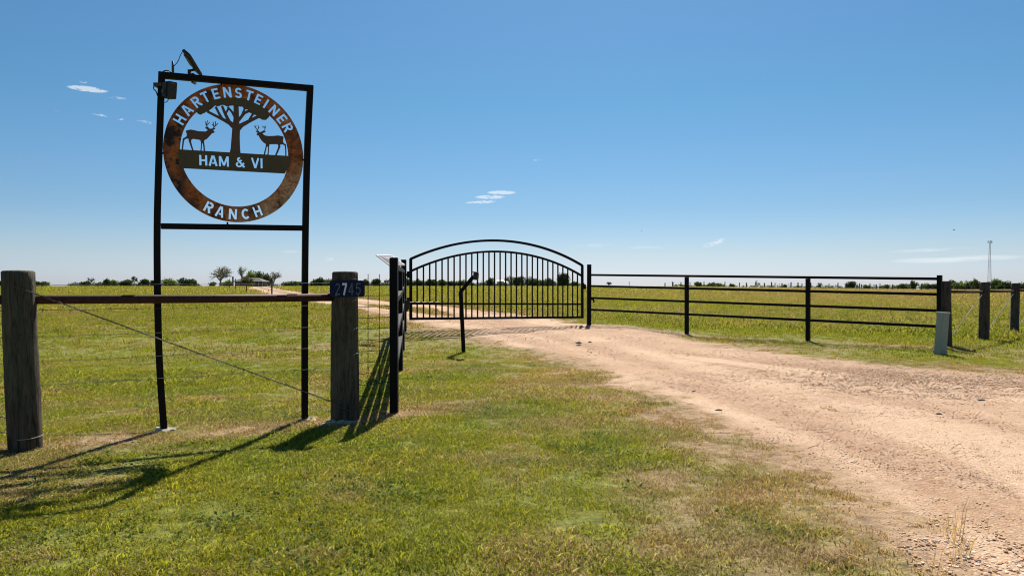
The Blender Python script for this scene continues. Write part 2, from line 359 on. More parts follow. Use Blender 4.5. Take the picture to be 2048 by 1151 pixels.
def ground_material():
    m, nd, lk, p = new_mat('ground_soil')
    pos = nd.new('ShaderNodeNewGeometry').outputs['Position']
    ar = nd.new('ShaderNodeAttribute'); ar.attribute_name = 'road'; ad = nd.new('ShaderNodeAttribute'); ad.attribute_name = 'dry'
    nf = noise(nd, lk, 160, 4, .7, pos); nm = noise(nd, lk, 14, 6, .7, pos, .3); nl = noise(nd, lk, 1.1, 4, .6, pos, .4); ng = noise(nd, lk, 55, 3, .75, pos)
    vor = nd.new('ShaderNodeTexVoronoi'); vor.inputs['Scale'].default_value = 75; lk.new(pos, vor.inputs['Vector'])
    vor2 = nd.new('ShaderNodeTexVoronoi'); vor2.inputs['Scale'].default_value = 28; lk.new(pos, vor2.inputs['Vector'])
    # turf thatch
    green = ramp(nd, lk, nm, [(.3, (.05, .055, .012)), (.5, (.14, .15, .020)), (.7, (.26, .255, .04))])
    straw = ramp(nd, lk, nm, [(.3, (.13, .08, .05)), (.5, (.27, .175, .105)), (.72, (.42, .31, .19))])
    dryf = mth(nd, lk, 'ADD', ad.outputs['Fac'], mth(nd, lk, 'MULTIPLY', mth(nd, lk, 'SUBTRACT', ng, .5), 1.2), True)
    turf = mix(nd, lk, dryf, green, straw)
    # gravel
    cell = nd.new('ShaderNodeSeparateXYZ'); lk.new(vor.outputs['Color'], cell.inputs[0])
    cell2 = nd.new('ShaderNodeSeparateXYZ'); lk.new(vor2.outputs['Color'], cell2.inputs[0])
    pst = [(0, (.20, .10, .06)), (.2, (.34, .19, .115)), (.5, (.46, .29, .18)), (.75, (.55, .38, .25)), (.93, (.68, .56, .42)), (1, (.22, .17, .14))]
    peb = ramp(nd, lk, cell.outputs[0], pst); peb = mix(nd, lk, .35, peb, ramp(nd, lk, cell2.outputs[1], pst))
    sand = ramp(nd, lk, nm, [(.3, (.38, .24, .15)), (.5, (.48, .322, .205)), (.7, (.57, .405, .268))])
    grav = mix(nd, lk, mth(nd, lk, 'MULTIPLY', mth(nd, lk, 'SUBTRACT', nl, .36), 4, True), sand, mix(nd, lk, .85, sand, peb))
    stones = mth(nd, lk, 'SUBTRACT', 1.0, mth(nd, lk, 'MULTIPLY', mth(nd, lk, 'SUBTRACT', vor.outputs['Distance'], .25), 2.0, True))
    ask = nd.new('ShaderNodeAttribute'); ask.attribute_name = 'streak'
    grav = mix(nd, lk, mth(nd, lk, 'MULTIPLY', mth(nd, lk, 'SUBTRACT', ask.outputs['Fac'], .50), 5.0, True), grav, mix(nd, lk, .5, grav, (.65, .475, .325)))
    grav = mix(nd, lk, .8, grav, ramp(nd, lk, ask.outputs['Fac'], [(.2, (.80, .74, .70)), (.5, (1, 1, 1))]), 'MULTIPLY')
    grav = mix(nd, lk, .55, grav, mix(nd, lk, stones, (.62, .55, .5), (1.05, 1.05, 1.05)), 'MULTIPLY')
    dirt = ramp(nd, lk, nm, [(.3, (.20, .125, .07)), (.5, (.33, .22, .125)), (.7, (.42, .29, .17))])
    rf = mth(nd, lk, 'ADD', ar.outputs['Fac'], mth(nd, lk, 'MULTIPLY', mth(nd, lk, 'SUBTRACT', ng, .5), .5))
    a1 = mth(nd, lk, 'MULTIPLY', mth(nd, lk, 'SUBTRACT', rf, .16), 3.2, True)
    a2 = mth(nd, lk, 'MULTIPLY', mth(nd, lk, 'SUBTRACT', rf, .5), 3.0, True)
    c = mix(nd, lk, a1, turf, dirt); c = mix(nd, lk, a2, c, grav)
    c = mix(nd, lk, .5, c, ramp(nd, lk, nf, [(.3, (.5, .5, .5)), (.7, (1.45, 1.45, 1.45))]), 'MULTIPLY')
    lk.new(c, p.inputs['Base Color']); p.inputs['Roughness'].default_value = .95; p.inputs['Specular IOR Level'].default_value = .15
    h = mth(nd, lk, 'ADD', mth(nd, lk, 'ADD', mth(nd, lk, 'MULTIPLY', stones, .35), mth(nd, lk, 'MULTIPLY', nf, .5)), mth(nd, lk, 'MULTIPLY', nm, 1.2))
    bump(nd, lk, p, h, .75, .012); return m
M['ground'] = ground_material()

def leaf_material(name, greens, straws, transl=.52, use_dry=True, patch=True):
    m, nd, lk, p = new_mat(name)
    oi = nd.new('ShaderNodeObjectInfo'); at = nd.new('ShaderNodeAttribute'); at.attribute_name = 'shade'
    rnd = at.outputs['Fac']
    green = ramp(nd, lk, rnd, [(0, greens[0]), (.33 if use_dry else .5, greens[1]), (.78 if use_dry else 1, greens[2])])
    if use_dry:
        ad = nd.new('ShaderNodeAttribute'); ad.attribute_type = 'INSTANCER'; ad.attribute_name = 'dry'
        straw = ramp(nd, lk, rnd, [(0, straws[0]), (.5, straws[1]), (1, straws[2])])
        at2 = nd.new('ShaderNodeAttribute'); at2.attribute_name = 'pick'
        f = mth(nd, lk, 'MULTIPLY', mth(nd, lk, 'SUBTRACT', mth(nd, lk, 'ADD', mth(nd, lk, 'MULTIPLY', ad.outputs['Fac'], 1.15), at2.outputs['Fac']), .80), 4, True)
        col = mix(nd, lk, f, green, straw)
    else: col = green
    if patch:
        pos = nd.new('ShaderNodeNewGeometry').outputs['Position']
        nl = noise(nd, lk, .9, 4, .6, pos, .5)
        col = mix(nd, lk, .75, col, ramp(nd, lk, nl, [(.32, (.70, .88, .85)), (.5, (1, 1, 1)), (.68, (1.2, 1.08, .85))]), 'MULTIPLY')
    lk.new(col, p.inputs['Base Color']); p.inputs['Roughness'].default_value = .7; p.inputs['Specular IOR Level'].default_value = .10
    tr = nd.new('ShaderNodeBsdfTranslucent'); lk.new(mix(nd, lk, 1, col, (1.25, 1.25, .7), 'MULTIPLY'), tr.inputs[0])
    ms = nd.new('ShaderNodeMixShader'); ms.inputs[0].default_value = transl
    lk.new(p.outputs[0], ms.inputs[1]); lk.new(tr.outputs[0], ms.inputs[2])
    out = [n for n in nd if n.type == 'OUTPUT_MATERIAL'][0]; lk.new(ms.outputs[0], out.inputs[0]); return m
GR = [(.042, .056, .006), (.175, .200, .013), (.38, .375, .042)]
ST = [(.13, .075, .04), (.36, .24, .14), (.66, .53, .36)]
M['grass'] = leaf_material('grass', GR, ST)
M['field_grass'] = leaf_material('field_grass', [(.13, .145, .010), (.22, .235, .016), (.31, .31, .028)], ST)
M['weed'] = leaf_material('weed', [(.05, .085, .012), (.085, .13, .02), (.13, .18, .03)], ST, .4, False)
LEAFS = {
 'dark': leaf_material('leaf_dark', [(.030, .055, .018), (.050, .085, .026), (.085, .125, .038)], None, .25, False, False),
 'mid': leaf_material('leaf_mid', [(.045, .075, .022), (.075, .115, .03), (.12, .165, .045)], None, .3, False, False),
 'light': leaf_material('leaf_light', [(.08, .12, .022), (.13, .18, .034), (.2, .25, .05)], None, .35, False, False),
 'olive': leaf_material('leaf_olive', [(.07, .075, .03), (.11, .11, .045), (.16, .155, .07)], None, .3, False, False),
 'grey': leaf_material('leaf_grey', [(.10, .11, .07), (.15, .155, .10), (.2, .2, .14)], None, .3, False, False)}
M['bark'] = plain('bark', (.055, .045, .04), (.11, .09, .075), .9, 0, 3, 0)
M['bark_pale'] = plain('bark_pale', (.16, .14, .125), (.24, .21, .19), .9, 0, 3, 0)

# ------------------------------------------------------------------ ground sheet and driveway
APEX = -2.0
def build_ground():
    t = np.concatenate([np.linspace(-4, -1.05, 22)[:-1], np.linspace(-1.05, 1.05, 300), np.linspace(1.05, 4, 22)[1:]])
    d = [0.6]
    while d[-1] < 700: d.append(d[-1] * 1.0125)
    while d[-1] < 6000: d.append(d[-1] * 1.12)
    d = np.array(d)
    T, Dm = np.meshgrid(t, d); X = T * Dm; Y = Dm + APEX
    Z = terrain(X, Y); R = road_amount(X, Y); Dr = dry_amount(X, Y, R)
    ruts = -.035 * R * sst(.34, .0, np.abs(poly_sdf(X, Y, ROADPOLY) + 1.0)) * sst(30, 15, Y)
    Srd = poly_sdf(X, Y, ROADPOLY)
    streak = vnoise(Srd * 3.4 + fbm(X, Y, 3.5, 81, 2) * 1.5, Y * .16 + X * .08, 1.0, 83) * .5 + fbm(X, Y, .7, 85, 4) * .5
    Z = Z + ruts + (fbm(X, Y, .09, 91, 2) - .5) * .012 * R * (Y < 14)
    nr, nc = X.shape
    co = np.stack([X, Y, Z], -1).reshape(-1, 3)
    idx = np.arange(nr * nc).reshape(nr, nc)
    F = np.stack([idx[:-1, :-1], idx[:-1, 1:], idx[1:, 1:], idx[1:, :-1]], -1).reshape(-1, 4)
    # rear apron, behind the viewpoint
    n0 = len(co); z0 = -.02
    extra = np.array([(-300, -1.45, z0), (300, -1.45, z0), (300, -300, z0), (-300, -300, z0)])
    def mk(name, co, F, attrs, kind, label=None):
        me = bpy.data.meshes.new(name); me.vertices.add(len(co)); me.vertices.foreach_set('co', co.ravel())
        me.loops.add(F.size); me.polygons.add(len(F)); me.loops.foreach_set('vertex_index', F.ravel())
        me.polygons.foreach_set('loop_start', np.arange(len(F)) * 4); me.polygons.foreach_set('loop_total', np.full(len(F), 4))
        me.polygons.foreach_set('use_smooth', np.ones(len(F), bool)); me.update(calc_edges=True)
        for k, v in attrs.items():
            a = me.attributes.new(k, 'FLOAT', 'POINT'); a.data.foreach_set('value', v.astype(np.float32))
        o = link(name, me, M['ground']); tag(o, label, None, None, kind); return o
    co2 = np.concatenate([co, extra]); F2 = np.concatenate([F, np.array([[n0, n0 + 3, n0 + 2, n0 + 1]])])
    z4 = np.zeros(4)
    mk('ground', co2, F2, {'streak': np.concatenate([streak.ravel(), z4]), 'road': np.concatenate([R.ravel(), z4]), 'dry': np.concatenate([Dr.ravel(), z4 + .5])}, 'structure', 'green and straw coloured pasture ground rising gently to the horizon')
    keep = (R.ravel()[F].min(1) > .42) & (co[F][:, :, 1].max(1) < 330)
    Fk = F[keep]; used = np.unique(Fk); remap = np.full(len(co), -1); remap[used] = np.arange(len(used))
    cr = co[used].copy(); rk = R.ravel()[used]; cr[:, 2] += -.004 + .008 * np.clip((rk - .44) / .14, 0, 1) + .00012 * np.clip(cr[:, 1] - 20, 0, None)
    mk('gravel_driveway', cr, remap[Fk], {'streak': streak.ravel()[used], 'road': R.ravel()[used], 'dry': Dr.ravel()[used]}, 'structure', 'pinkish gravel driveway curving through the gate towards the farmhouse')
build_ground()

# ------------------------------------------------------------------ scattered grass and gravel (stuff)
def proto_collection(name, meshes):
    c = bpy.data.collections.new(name)
    for i, (me, mat) in enumerate(meshes):
        me.materials.append(mat); o = bpy.data.objects.new(f'{name}_blade', me); c.objects.link(o)
    return c
def tuft(nb, rad, h0, h1, w, lean=.6, seed=0, seg=2):
    r = np.random.default_rng(seed); V = []; F = []; S = []; P = []
    for i in range(nb):
        a = r.random() * 2 * PI; q = rad * math.sqrt(r.random()); x, y = q * math.cos(a), q * math.sin(a)
        h = h0 + (h1 - h0) * r.random() ** 1.5; th = r.random() * 2 * PI; ln = lean * (0.25 + r.random()) * h
        dx, dy = math.cos(th), math.sin(th); ww = w * (.6 + .8 * r.random()) / 2; ph = r.random() * PI; wx, wy = math.cos(ph) * ww, math.sin(ph) * ww
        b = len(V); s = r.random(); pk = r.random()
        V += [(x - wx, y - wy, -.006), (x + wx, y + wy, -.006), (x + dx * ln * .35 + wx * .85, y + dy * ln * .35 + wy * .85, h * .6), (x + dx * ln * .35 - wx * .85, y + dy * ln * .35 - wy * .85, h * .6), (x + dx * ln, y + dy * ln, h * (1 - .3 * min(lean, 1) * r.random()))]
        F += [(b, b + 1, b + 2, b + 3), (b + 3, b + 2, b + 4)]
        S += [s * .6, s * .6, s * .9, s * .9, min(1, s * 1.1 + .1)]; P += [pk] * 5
    me = bpy.data.meshes.new('tuft'); me.from_pydata(V, [], F)
    a = me.attributes.new('shade', 'FLOAT', 'POINT'); a.data.foreach_set('value', np.array(S, np.float32))
    a = me.attributes.new('pick', 'FLOAT', 'POINT'); a.data.foreach_set('value', np.array(P, np.float32))
    return me
def weed(nl, rad, size, seed):
    r = np.random.default_rng(seed); V = []; F = []; S = []
    for i in range(nl):
        a = r.random() * 2 * PI; q = rad * math.sqrt(r.random()); c = Vector((q * math.cos(a), q * math.sin(a), .008 + .02 * r.random()))
        n = Vector((r.normal() * .5, r.normal() * .5, 1)).normalized(); x = n.orthogonal().normalized(); x = Matrix.Rotation(r.random() * 6.28, 3, n) @ x; y = n.cross(x)
        s = size * (.6 + .8 * r.random()); b = len(V); t = r.random()
        V += [c - x * s, c - x * s * .1 + y * s * .55, c + x * s, c - x * s * .1 - y * s * .55]; F.append((b, b + 1, b + 2, b + 3)); S += [t] * 4
    me = bpy.data.meshes.new('weed'); me.from_pydata([tuple(v) for v in V], [], F)
    a = me.attributes.new('shade', 'FLOAT', 'POINT'); a.data.foreach_set('value', np.array(S, np.float32)); return me
def scatter(name, pts, scale, coll, dry, kind, label):
    me = bpy.data.meshes.new(name); me.vertices.add(len(pts)); me.vertices.foreach_set('co', pts.ravel().astype(np.float32))
    for k, v in (('dry', dry), ('scl', scale), ('rot', rng.random(len(pts)) * 6.283)):
        a = me.attributes.new(k, 'FLOAT', 'POINT'); a.data.foreach_set('value', v.astype(np.float32))
    o = link(name, me); tag(o, label, None, None, kind)
    ng = bpy.data.node_groups.new(name, 'GeometryNodeTree')
    ng.interface.new_socket('Geometry', in_out='INPUT', socket_type='NodeSocketGeometry'); ng.interface.new_socket('Geometry', in_out='OUTPUT', socket_type='NodeSocketGeometry')
    N, L = ng.nodes, ng.links
    gi = N.new('NodeGroupInput'); go = N.new('NodeGroupOutput')
    mp = N.new('GeometryNodeMeshToPoints'); L.new(gi.outputs[0], mp.inputs['Mesh'])
    ci = N.new('GeometryNodeCollectionInfo'); ci.inputs['Collection'].default_value = coll; ci.inputs['Separate Children'].default_value = True; ci.inputs['Reset Children'].default_value = True
    iop = N.new('GeometryNodeInstanceOnPoints'); L.new(mp.outputs[0], iop.inputs['Points']); L.new(ci.outputs[0], iop.inputs['Instance'])
    iop.inputs['Pick Instance'].default_value = True
    rv = N.new('FunctionNodeRandomValue'); rv.data_type = 'INT'; rv.inputs['Min'].default_value = 0; rv.inputs['Max'].default_value = len(coll.objects) - 1
    L.new([s for s in rv.outputs if s.enabled][0], iop.inputs['Instance Index'])
    na = N.new('GeometryNodeInputNamedAttribute'); na.inputs[0].default_value = 'scl'; L.new(na.outputs[0], iop.inputs['Scale'])
    nr = N.new('GeometryNodeInputNamedAttribute'); nr.inputs[0].default_value = 'rot'; cx = N.new('ShaderNodeCombineXYZ'); L.new(nr.outputs[0], cx.inputs[2])
    er = N.new('FunctionNodeEulerToRotation'); L.new(cx.outputs[0], er.inputs[0]); L.new(er.outputs[0], iop.inputs['Rotation'])
    L.new(iop.outputs[0], go.inputs[0])
    md = o.modifiers.new('scatter', 'NODES'); md.node_group = ng
    return o
def rand_pts(y0, y1, dens, margin=.8, slope=.80):
    """uniform density in the wedge in front of the viewpoint; dens per square metre"""
    W = slope * y1 + margin; n = int((y1 - y0) * 2 * W * dens)
    x = rng.random(n) * 2 * W - W; y = y0 + rng.random(n) * (y1 - y0)
    k = np.abs(x) < slope * np.maximum(y, 0) + margin
    return x[k], y[k]
def grass_zone(name, y0, y1, dens, coll, smin, smax, label, thin=.9, fieldpref=0):
    ya, yb = y0, y1; y0, y1 = y0 * .84, y1 * 1.16
    x, y = rand_pts(y0, y1, dens)
    road = road_amount(x, y); dr = dry_amount(x, y, road)
    keepp = np.clip(1.04 - road * 1.25, 0, 1) ** 1.6 * (1 - thin * .62 * sst(.45, 1.0, dr)) + .012
    if ya > 25: keepp = keepp * sst(.3, 1.3, poly_sdf(x, y, ROADPOLY))
    keepp = keepp * (sst(ya * .84, ya * 1.16, y) if ya > 1 else 1) * sst(yb * 1.16, yb * .84, y) * (.45 + .75 * sst(.34, .62, fbm(x, y, .38 if yb < 15 else 1.5, 27, 3)))
    k = rng.random(len(x)) < keepp
    x, y, dr, road = x[k], y[k], dr[k], road[k]
    z = terrain(x, y)
    clump = fbm(x, y, .5 if y1 < 15 else 3.0, 23, 3)
    s = (smin + (smax - smin) * rng.random(len(x))) * (.55 + .9 * clump) * (1 - .45 * sst(.05, .7, road)) * (1 - .22 * dr)
    tall = sst(1.6, 3.6, x - (2.5 + (18.6 - y) * 1.15)) * sst(13.5, 16, y) * (y < 40)   # longer pasture grass beyond the right-hand pipe fence
    s = s * (.8 + .5 * fbm(x, y, .9, 29, 3)) * (1 + fieldpref * tall) * (1 - .38 * sst(21, 16, y) * (y > 9.5) * (1 - tall))
    scatter(name, np.stack([x, y, z], -1), s, coll, np.clip(dr + .35 * road, 0, 1), 'stuff', label)
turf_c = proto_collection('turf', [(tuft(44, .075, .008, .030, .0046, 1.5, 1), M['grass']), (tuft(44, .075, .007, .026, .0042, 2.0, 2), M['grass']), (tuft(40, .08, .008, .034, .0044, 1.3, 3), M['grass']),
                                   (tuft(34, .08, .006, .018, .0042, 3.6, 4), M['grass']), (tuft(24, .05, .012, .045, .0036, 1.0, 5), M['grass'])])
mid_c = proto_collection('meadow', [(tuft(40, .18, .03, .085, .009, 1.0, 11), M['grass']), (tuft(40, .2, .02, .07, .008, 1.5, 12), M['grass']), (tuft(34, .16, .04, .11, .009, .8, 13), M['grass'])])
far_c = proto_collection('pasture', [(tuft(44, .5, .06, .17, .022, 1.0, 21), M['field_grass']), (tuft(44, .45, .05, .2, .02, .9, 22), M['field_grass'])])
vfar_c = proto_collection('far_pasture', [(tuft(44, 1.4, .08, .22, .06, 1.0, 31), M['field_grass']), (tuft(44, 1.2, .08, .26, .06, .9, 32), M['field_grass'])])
weed_c = proto_collection('clover', [(weed(22, .07, .007, 41), M['weed']), (weed(14, .05, .008, 42), M['weed'])])
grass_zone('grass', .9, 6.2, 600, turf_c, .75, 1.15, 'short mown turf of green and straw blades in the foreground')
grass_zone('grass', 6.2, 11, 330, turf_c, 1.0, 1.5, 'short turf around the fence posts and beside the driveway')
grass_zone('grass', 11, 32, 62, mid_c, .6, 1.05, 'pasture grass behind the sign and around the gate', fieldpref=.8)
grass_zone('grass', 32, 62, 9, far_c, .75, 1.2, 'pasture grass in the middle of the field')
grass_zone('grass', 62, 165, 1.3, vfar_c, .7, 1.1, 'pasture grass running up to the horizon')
x, y = rand_pts(1.5, 10, 60); rd = road_amount(x, y); cl = fbm(x, y, .8, 15, 3)
k = (rd < .08) & (cl > .55) & (dry_amount(x, y, rd) < .45) & (rng.random(len(x)) < .8); x, y = x[k], y[k]
TUS = proto_collection('tussock', [(tuft(60, .16, .05, .15, .009, .9, 61), M['grass']), (tuft(60, .14, .04, .13, .008, 1.1, 62), M['grass'])])
DW = proto_collection('dry_weed', [(tuft(16, .05, .10, .30, .0035, .55, 63), M['grass']), (tuft(12, .05, .08, .24, .0035, .7, 64), M['grass'])])
tx2, ty2 = rand_pts(7.2, 45, .35); rd2 = road_amount(tx2, ty2); k2 = (rd2 < .02) & ((tx2 < -1.2) | (ty2 > 20)); tx2, ty2 = tx2[k2], ty2[k2]
scatter('tussock', np.stack([tx2, ty2, terrain(tx2, ty2)], -1), .7 + .8 * rng.random(len(tx2)), TUS, .5 * rng.random(len(tx2)), 'stuff', 'scattered taller tussocks standing up out of the pasture')
dwx = np.array([1.82, 1.90, 1.76, 1.98, 1.62, 1.45, 2.02]); dwy = np.array([2.95, 3.1, 2.85, 3.25, 2.75, 3.0, 2.8])
scatter('dry_weed', np.stack([dwx, dwy, terrain(dwx, dwy)], -1), np.array([.8, .9, .6, .7, .7, .5, .8]), DW, np.full(7, .95), 'stuff', 'dry straw coloured weed stalks at the near edge of the driveway')
scatter('clover', np.stack([x, y, terrain(x, y)], -1), .8 + .7 * rng.random(len(x)), weed_c, np.zeros(len(x)), 'stuff', 'dark green clover and small broad leaved weeds in the turf')

def pebble(seed):
    r = random.Random(seed); bm = bmesh.new(); bmesh.ops.create_icosphere(bm, subdivisions=1, radius=1)
    for v in bm.verts: v.co = Vector((v.co.x * 1.25, v.co.y, v.co.z * .6)) * r.uniform(.78, 1.15)
    me = bpy.data.meshes.new('pebble'); bm.to_mesh(me); bm.free(); return me
def pebble_mat():
    m, nd, lk, p = new_mat('gravel_stone'); at = nd.new('ShaderNodeAttribute'); at.attribute_type = 'INSTANCER'; at.attribute_name = 'dry'
    c = ramp(nd, lk, at.outputs['Fac'], [(0, (.24, .13, .08)), (.15, (.42, .25, .15)), (.5, (.58, .38, .24)), (.72, (.64, .48, .34)), (.90, (.74, .64, .50)), (.97, (.36, .30, .26)), (1, (.14, .11, .10))])
    lk.new(c, p.inputs['Base Color']); p.inputs['Roughness'].default_value = .95; p.inputs['Specular IOR Level'].default_value = .1; return m
PM = pebble_mat(); peb_c = proto_collection('gravel_pieces', [(pebble(i), PM) for i in range(5)])
def gravel_zone(y0, y1, dens, s0, s1, label):
    x, y = rand_pts(y0, y1, dens); rd = road_amount(x, y)
    heap = sst(2.2, .4, np.hypot((x - 4.7) / 1.3, (y - 8.4) / .8)) + sst(1.3, .2, np.hypot(x - 1.9, y - 2.6)) * .9
    cl = fbm(x, y, .9, 19, 4) - .12 * sst(.5, .6, vnoise(poly_sdf(x, y, ROADPOLY) * 3.4 + fbm(x, y, 3.5, 81, 2) * 1.5, y * .16 + x * .08, 1.0, 83))
    pr = np.clip((rd - .25) * 1.6, 0, 1) * np.clip(.10 + 2.0 * (cl - .38) + heap, .05, 1)
    k = rng.random(len(x)) < pr; x, y = x[k], y[k]; hp = np.clip(heap[k], 0, 1)
    s = (s0 + (s1 - s0) * rng.random(len(x)) ** 2.5) * (1 + .7 * hp)
    scatter('gravel', np.stack([x, y, terrain(x, y) + s * .25 + .004], -1), s, peb_c, rng.random(len(x)), 'stuff', label)
gravel_zone(1.2, 6, 4200, .0018, .0060, 'loose pinkish and pale gravel in the near corner of the driveway')
gravel_zone(6, 11, 1700, .003, .0072, 'loose gravel across the driveway apron with a coarser grey heap')
gravel_zone(11, 30, 190, .006, .013, 'loose gravel on the driveway around the gate')

# ------------------------------------------------------------------ distances: u = metres per photo pixel at an object's depth
def P3(px, py, u): return Vector(((px - 1024) * u, FPX * u, EYE + (HORIZON - py) * u))

# ------------------------------------------------------------------ ranch sign
A0 = Vector((-2.694, 5.5376, 0)); B0 = Vector((-1.699, 6.0175, 0))
ex = (B0 - A0).normalized(); ez = Vector((0, 0, 1)); ey = ez.cross(ex)     # ey points away from the viewer
def SP(px, py):
    """photo position -> (s, z) on the sign's upright plane"""
    r = Vector(((px - 1024) / FPX, 1, (HORIZON - py) / FPX)); n = ey
    t = A0.dot(n) / r.dot(n); p = r * t; q = p - A0; return (q.dot(ex), EYE + p.z)
def S3(s, z, d=0): return A0 + ex * s + ey * d + ez * z
sl = SP(326.8, 306)[0]; sr = SP(606.0, 306)[0]
sc0 = (sl + sr) / 2; RA = (sr - sl) / 2 * 1.004
zt = SP(470, 168.6)[1]; zb = SP(470, 444.8)[1]; zc0 = (zt + zb) / 2; RB = (zt - zb) / 2 * .995
def circ(k, n=96, a0=0, a1=360): return [(sc0 + RA * k * math.cos(math.radians(a0 + (a1 - a0) * i / n)), zc0 + RB * k * math.sin(math.radians(a0 + (a1 - a0) * i / n))) for i in range(n)]
def pip(px, py, poly):
    c = False; n = len(poly); j = n - 1
    for i in range(n):
        xi, yi = poly[i]; xj, yj = poly[j]
        if (yi > py) != (yj > py) and px < (xj - xi) * (py - yi) / (yj - yi) + xi: c = not c
        j = i
    return c
def cut_plate(name, pos, neg, th, off, mat, parent, to3=S3, evenodd=None):
    """steel plate of the outline shapes pos with the shapes neg cut right through"""
    V = []; E = []
    for poly in pos + neg + (evenodd or []):
        b = len(V); V += [Vector(p) for p in poly]; E += [(b + i, b + (i + 1) % len(poly)) for i in range(len(poly))]
    vs_, _, fs_, *_r = delaunay_2d_cdt(V, E, [], 0, 1e-6)
    def bb(p): xs = [q[0] for q in p]; ys = [q[1] for q in p]; return (min(xs), min(ys), max(xs), max(ys), p)
    pb = [bb(p) for p in pos]; nb = [bb(p) for p in neg]
    keep = []
    for f in fs_:
        cx = sum(vs_[i].x for i in f) / 3; cy = sum(vs_[i].y for i in f) / 3
        def hit(L): return any(a <= cx <= c and b_ <= cy <= d and pip(cx, cy, p) for a, b_, c, d, p in L)
        if hit(pb) and not hit(nb): keep.append(f)
    n = len(vs_); vv = [to3(v.x, v.y, off - th / 2) for v in vs_] + [to3(v.x, v.y, off + th / 2) for v in vs_]
    ff = [tuple(f) for f in keep] + [tuple(n + i for i in reversed(f)) for f in keep]
    ec = {}
    for f in keep:
        for i in range(3):
            a, b_ = f[i], f[(i + 1) % 3]; ec[(a, b_)] = 1
    for (a, b_) in list(ec):
        if (b_, a) not in ec: ff.append((a, n + a, n + b_, b_))
    me = bpy.data.meshes.new(name); me.from_pydata([tuple(p) for p in vv], [], ff)
    bm = bmesh.new(); bm.from_mesh(me)
    bmesh.ops.delete(bm, geom=[v for v in bm.verts if not v.link_faces], context='VERTS'); bmesh.ops.recalc_face_normals(bm, faces=bm.faces)
    bm.to_mesh(me); bm.free(); return link(name, me, mat, parent)
# letters from strokes (height 1)
def seg(x1, y1, x2, y2, t=.185, t2=None):
    t2 = t if t2 is None else t2; dx, dy = x2 - x1, y2 - y1; l = math.hypot(dx, dy); nx, ny = -dy / l, dx / l
    return [(x1 - nx * t / 2, y1 - ny * t / 2), (x2 - nx * t2 / 2, y2 - ny * t2 / 2), (x2 + nx * t2 / 2, y2 + ny * t2 / 2), (x1 + nx * t / 2, y1 + ny * t / 2)]
def arc(cx, cy, rx, ry, a0, a1, t=.19, n=14):
    o = []; i_ = []
    for k_ in range(n + 1):
        a = math.radians(a0 + (a1 - a0) * k_ / n); o.append((cx + (rx + t / 2) * math.cos(a), cy + (ry + t / 2) * math.sin(a))); i_.append((cx + (rx - t / 2) * math.cos(a), cy + (ry - t / 2) * math.sin(a)))
    return o + i_[::-1]
def glyph(ch):
    g = {
     'H': (.72, [seg(.1, 0, .1, 1), seg(.62, 0, .62, 1), seg(.1, .5, .62, .5)]),
     'A': (.82, [seg(.10, 0, .37, 1), seg(.72, 0, .45, 1), seg(.34, .29, .64, .29, .16), seg(.33, .93, .49, .93, .14)]),
     'R': (.72, [seg(.1, 0, .1, 1), seg(.25, .905, .40, .905), arc(.40, .70, .205, .205, 90, -90), seg(.10, .495, .40, .495), seg(.34, .5, .62, 0, .2)]),
     'T': (.66, [seg(0, .905, .66, .905), seg(.33, 0, .33, .95)]),
     'E': (.60, [seg(.1, 0, .1, 1), seg(.1, .905, .6, .905), seg(.1, .5, .55, .5), seg(.1, .095, .6, .095)]),
     'N': (.74, [seg(.1, 0, .1, 1), seg(.64, 0, .64, 1), seg(.12, .93, .62, .07, .2)]),
     'S': (.68, [arc(.34, .70, .22, .205, 25, 262), arc(.34, .30, .23, .205, 90, -155)]),
     'I': (.20, [seg(.1, 0, .1, 1)]),
     'C': (.76, [arc(.40, .5, .29, .405, 42, 318)]),
     'M': (.94, [seg(.1, 0, .1, 1, .18), seg(.84, 0, .84, 1, .18), seg(.14, .96, .47, .1, .18), seg(.80, .96, .47, .1, .18)]),
     'V': (.78, [seg(.07, 1, .39, 0), seg(.71, 1, .39, 0)]),
     '&': (.82, [arc(.36, .77, .15, .145, 75, 345, .16), seg(.24, .68, .74, .02, .18), arc(.30, .27, .20, .19, 110, 330, .16), seg(.46, .14, .72, .44, .16)]),
     '2': (.62, [arc(.31, .72, .215, .19, 170, -25, .11), seg(.50, .66, .10, .10, .11), seg(.05, .065, .58, .065, .11)]),
     '7': (.60, [seg(.04, .90, .58, .90, .19), seg(.50, .88, .22, 0, .19)]),
     '4': (.64, [seg(.44, 0, .44, 1, .11), seg(.42, .95, .08, .32, .10), seg(.02, .28, .62, .28, .11)]),
     '5': (.62, [seg(.12, .935, .58, .935, .11), seg(.15, .93, .10, .52, .11), arc(.30, .34, .24, .275, 120, -150, .11)])}
    return g[ch]
def place(ch, cx, cz, h, ang=0, wk=1.0):
    w, polys = glyph(ch); ca, sa = math.cos(ang), math.sin(ang); out = []
    for p in polys:
        out.append([(cx + ((x - w / 2) * h * wk) * ca - ((y - .5) * h) * sa, cz + ((x - w / 2) * h * wk) * sa + ((y - .5) * h) * ca) for x, y in p])
    return out
def z1(x, y): return SP(290 + x / 5.689, 90 + y / 5.689)
def z2(x, y): return SP(290 + x / 5.689, 280 + y / 5.689)
def zA(x, y): return SP(355 + x / 9.592, 190 + y / 9.592)
def zB(x, y): return SP(465 + x / 8.225, 190 + y / 8.225)
sign = empty('ranch_sign', (*S3(.55, 0)[:2], 0), 'tall dark steel frame holding a round rusty cut-out sign with deer and tree', 'sign')
letters = []
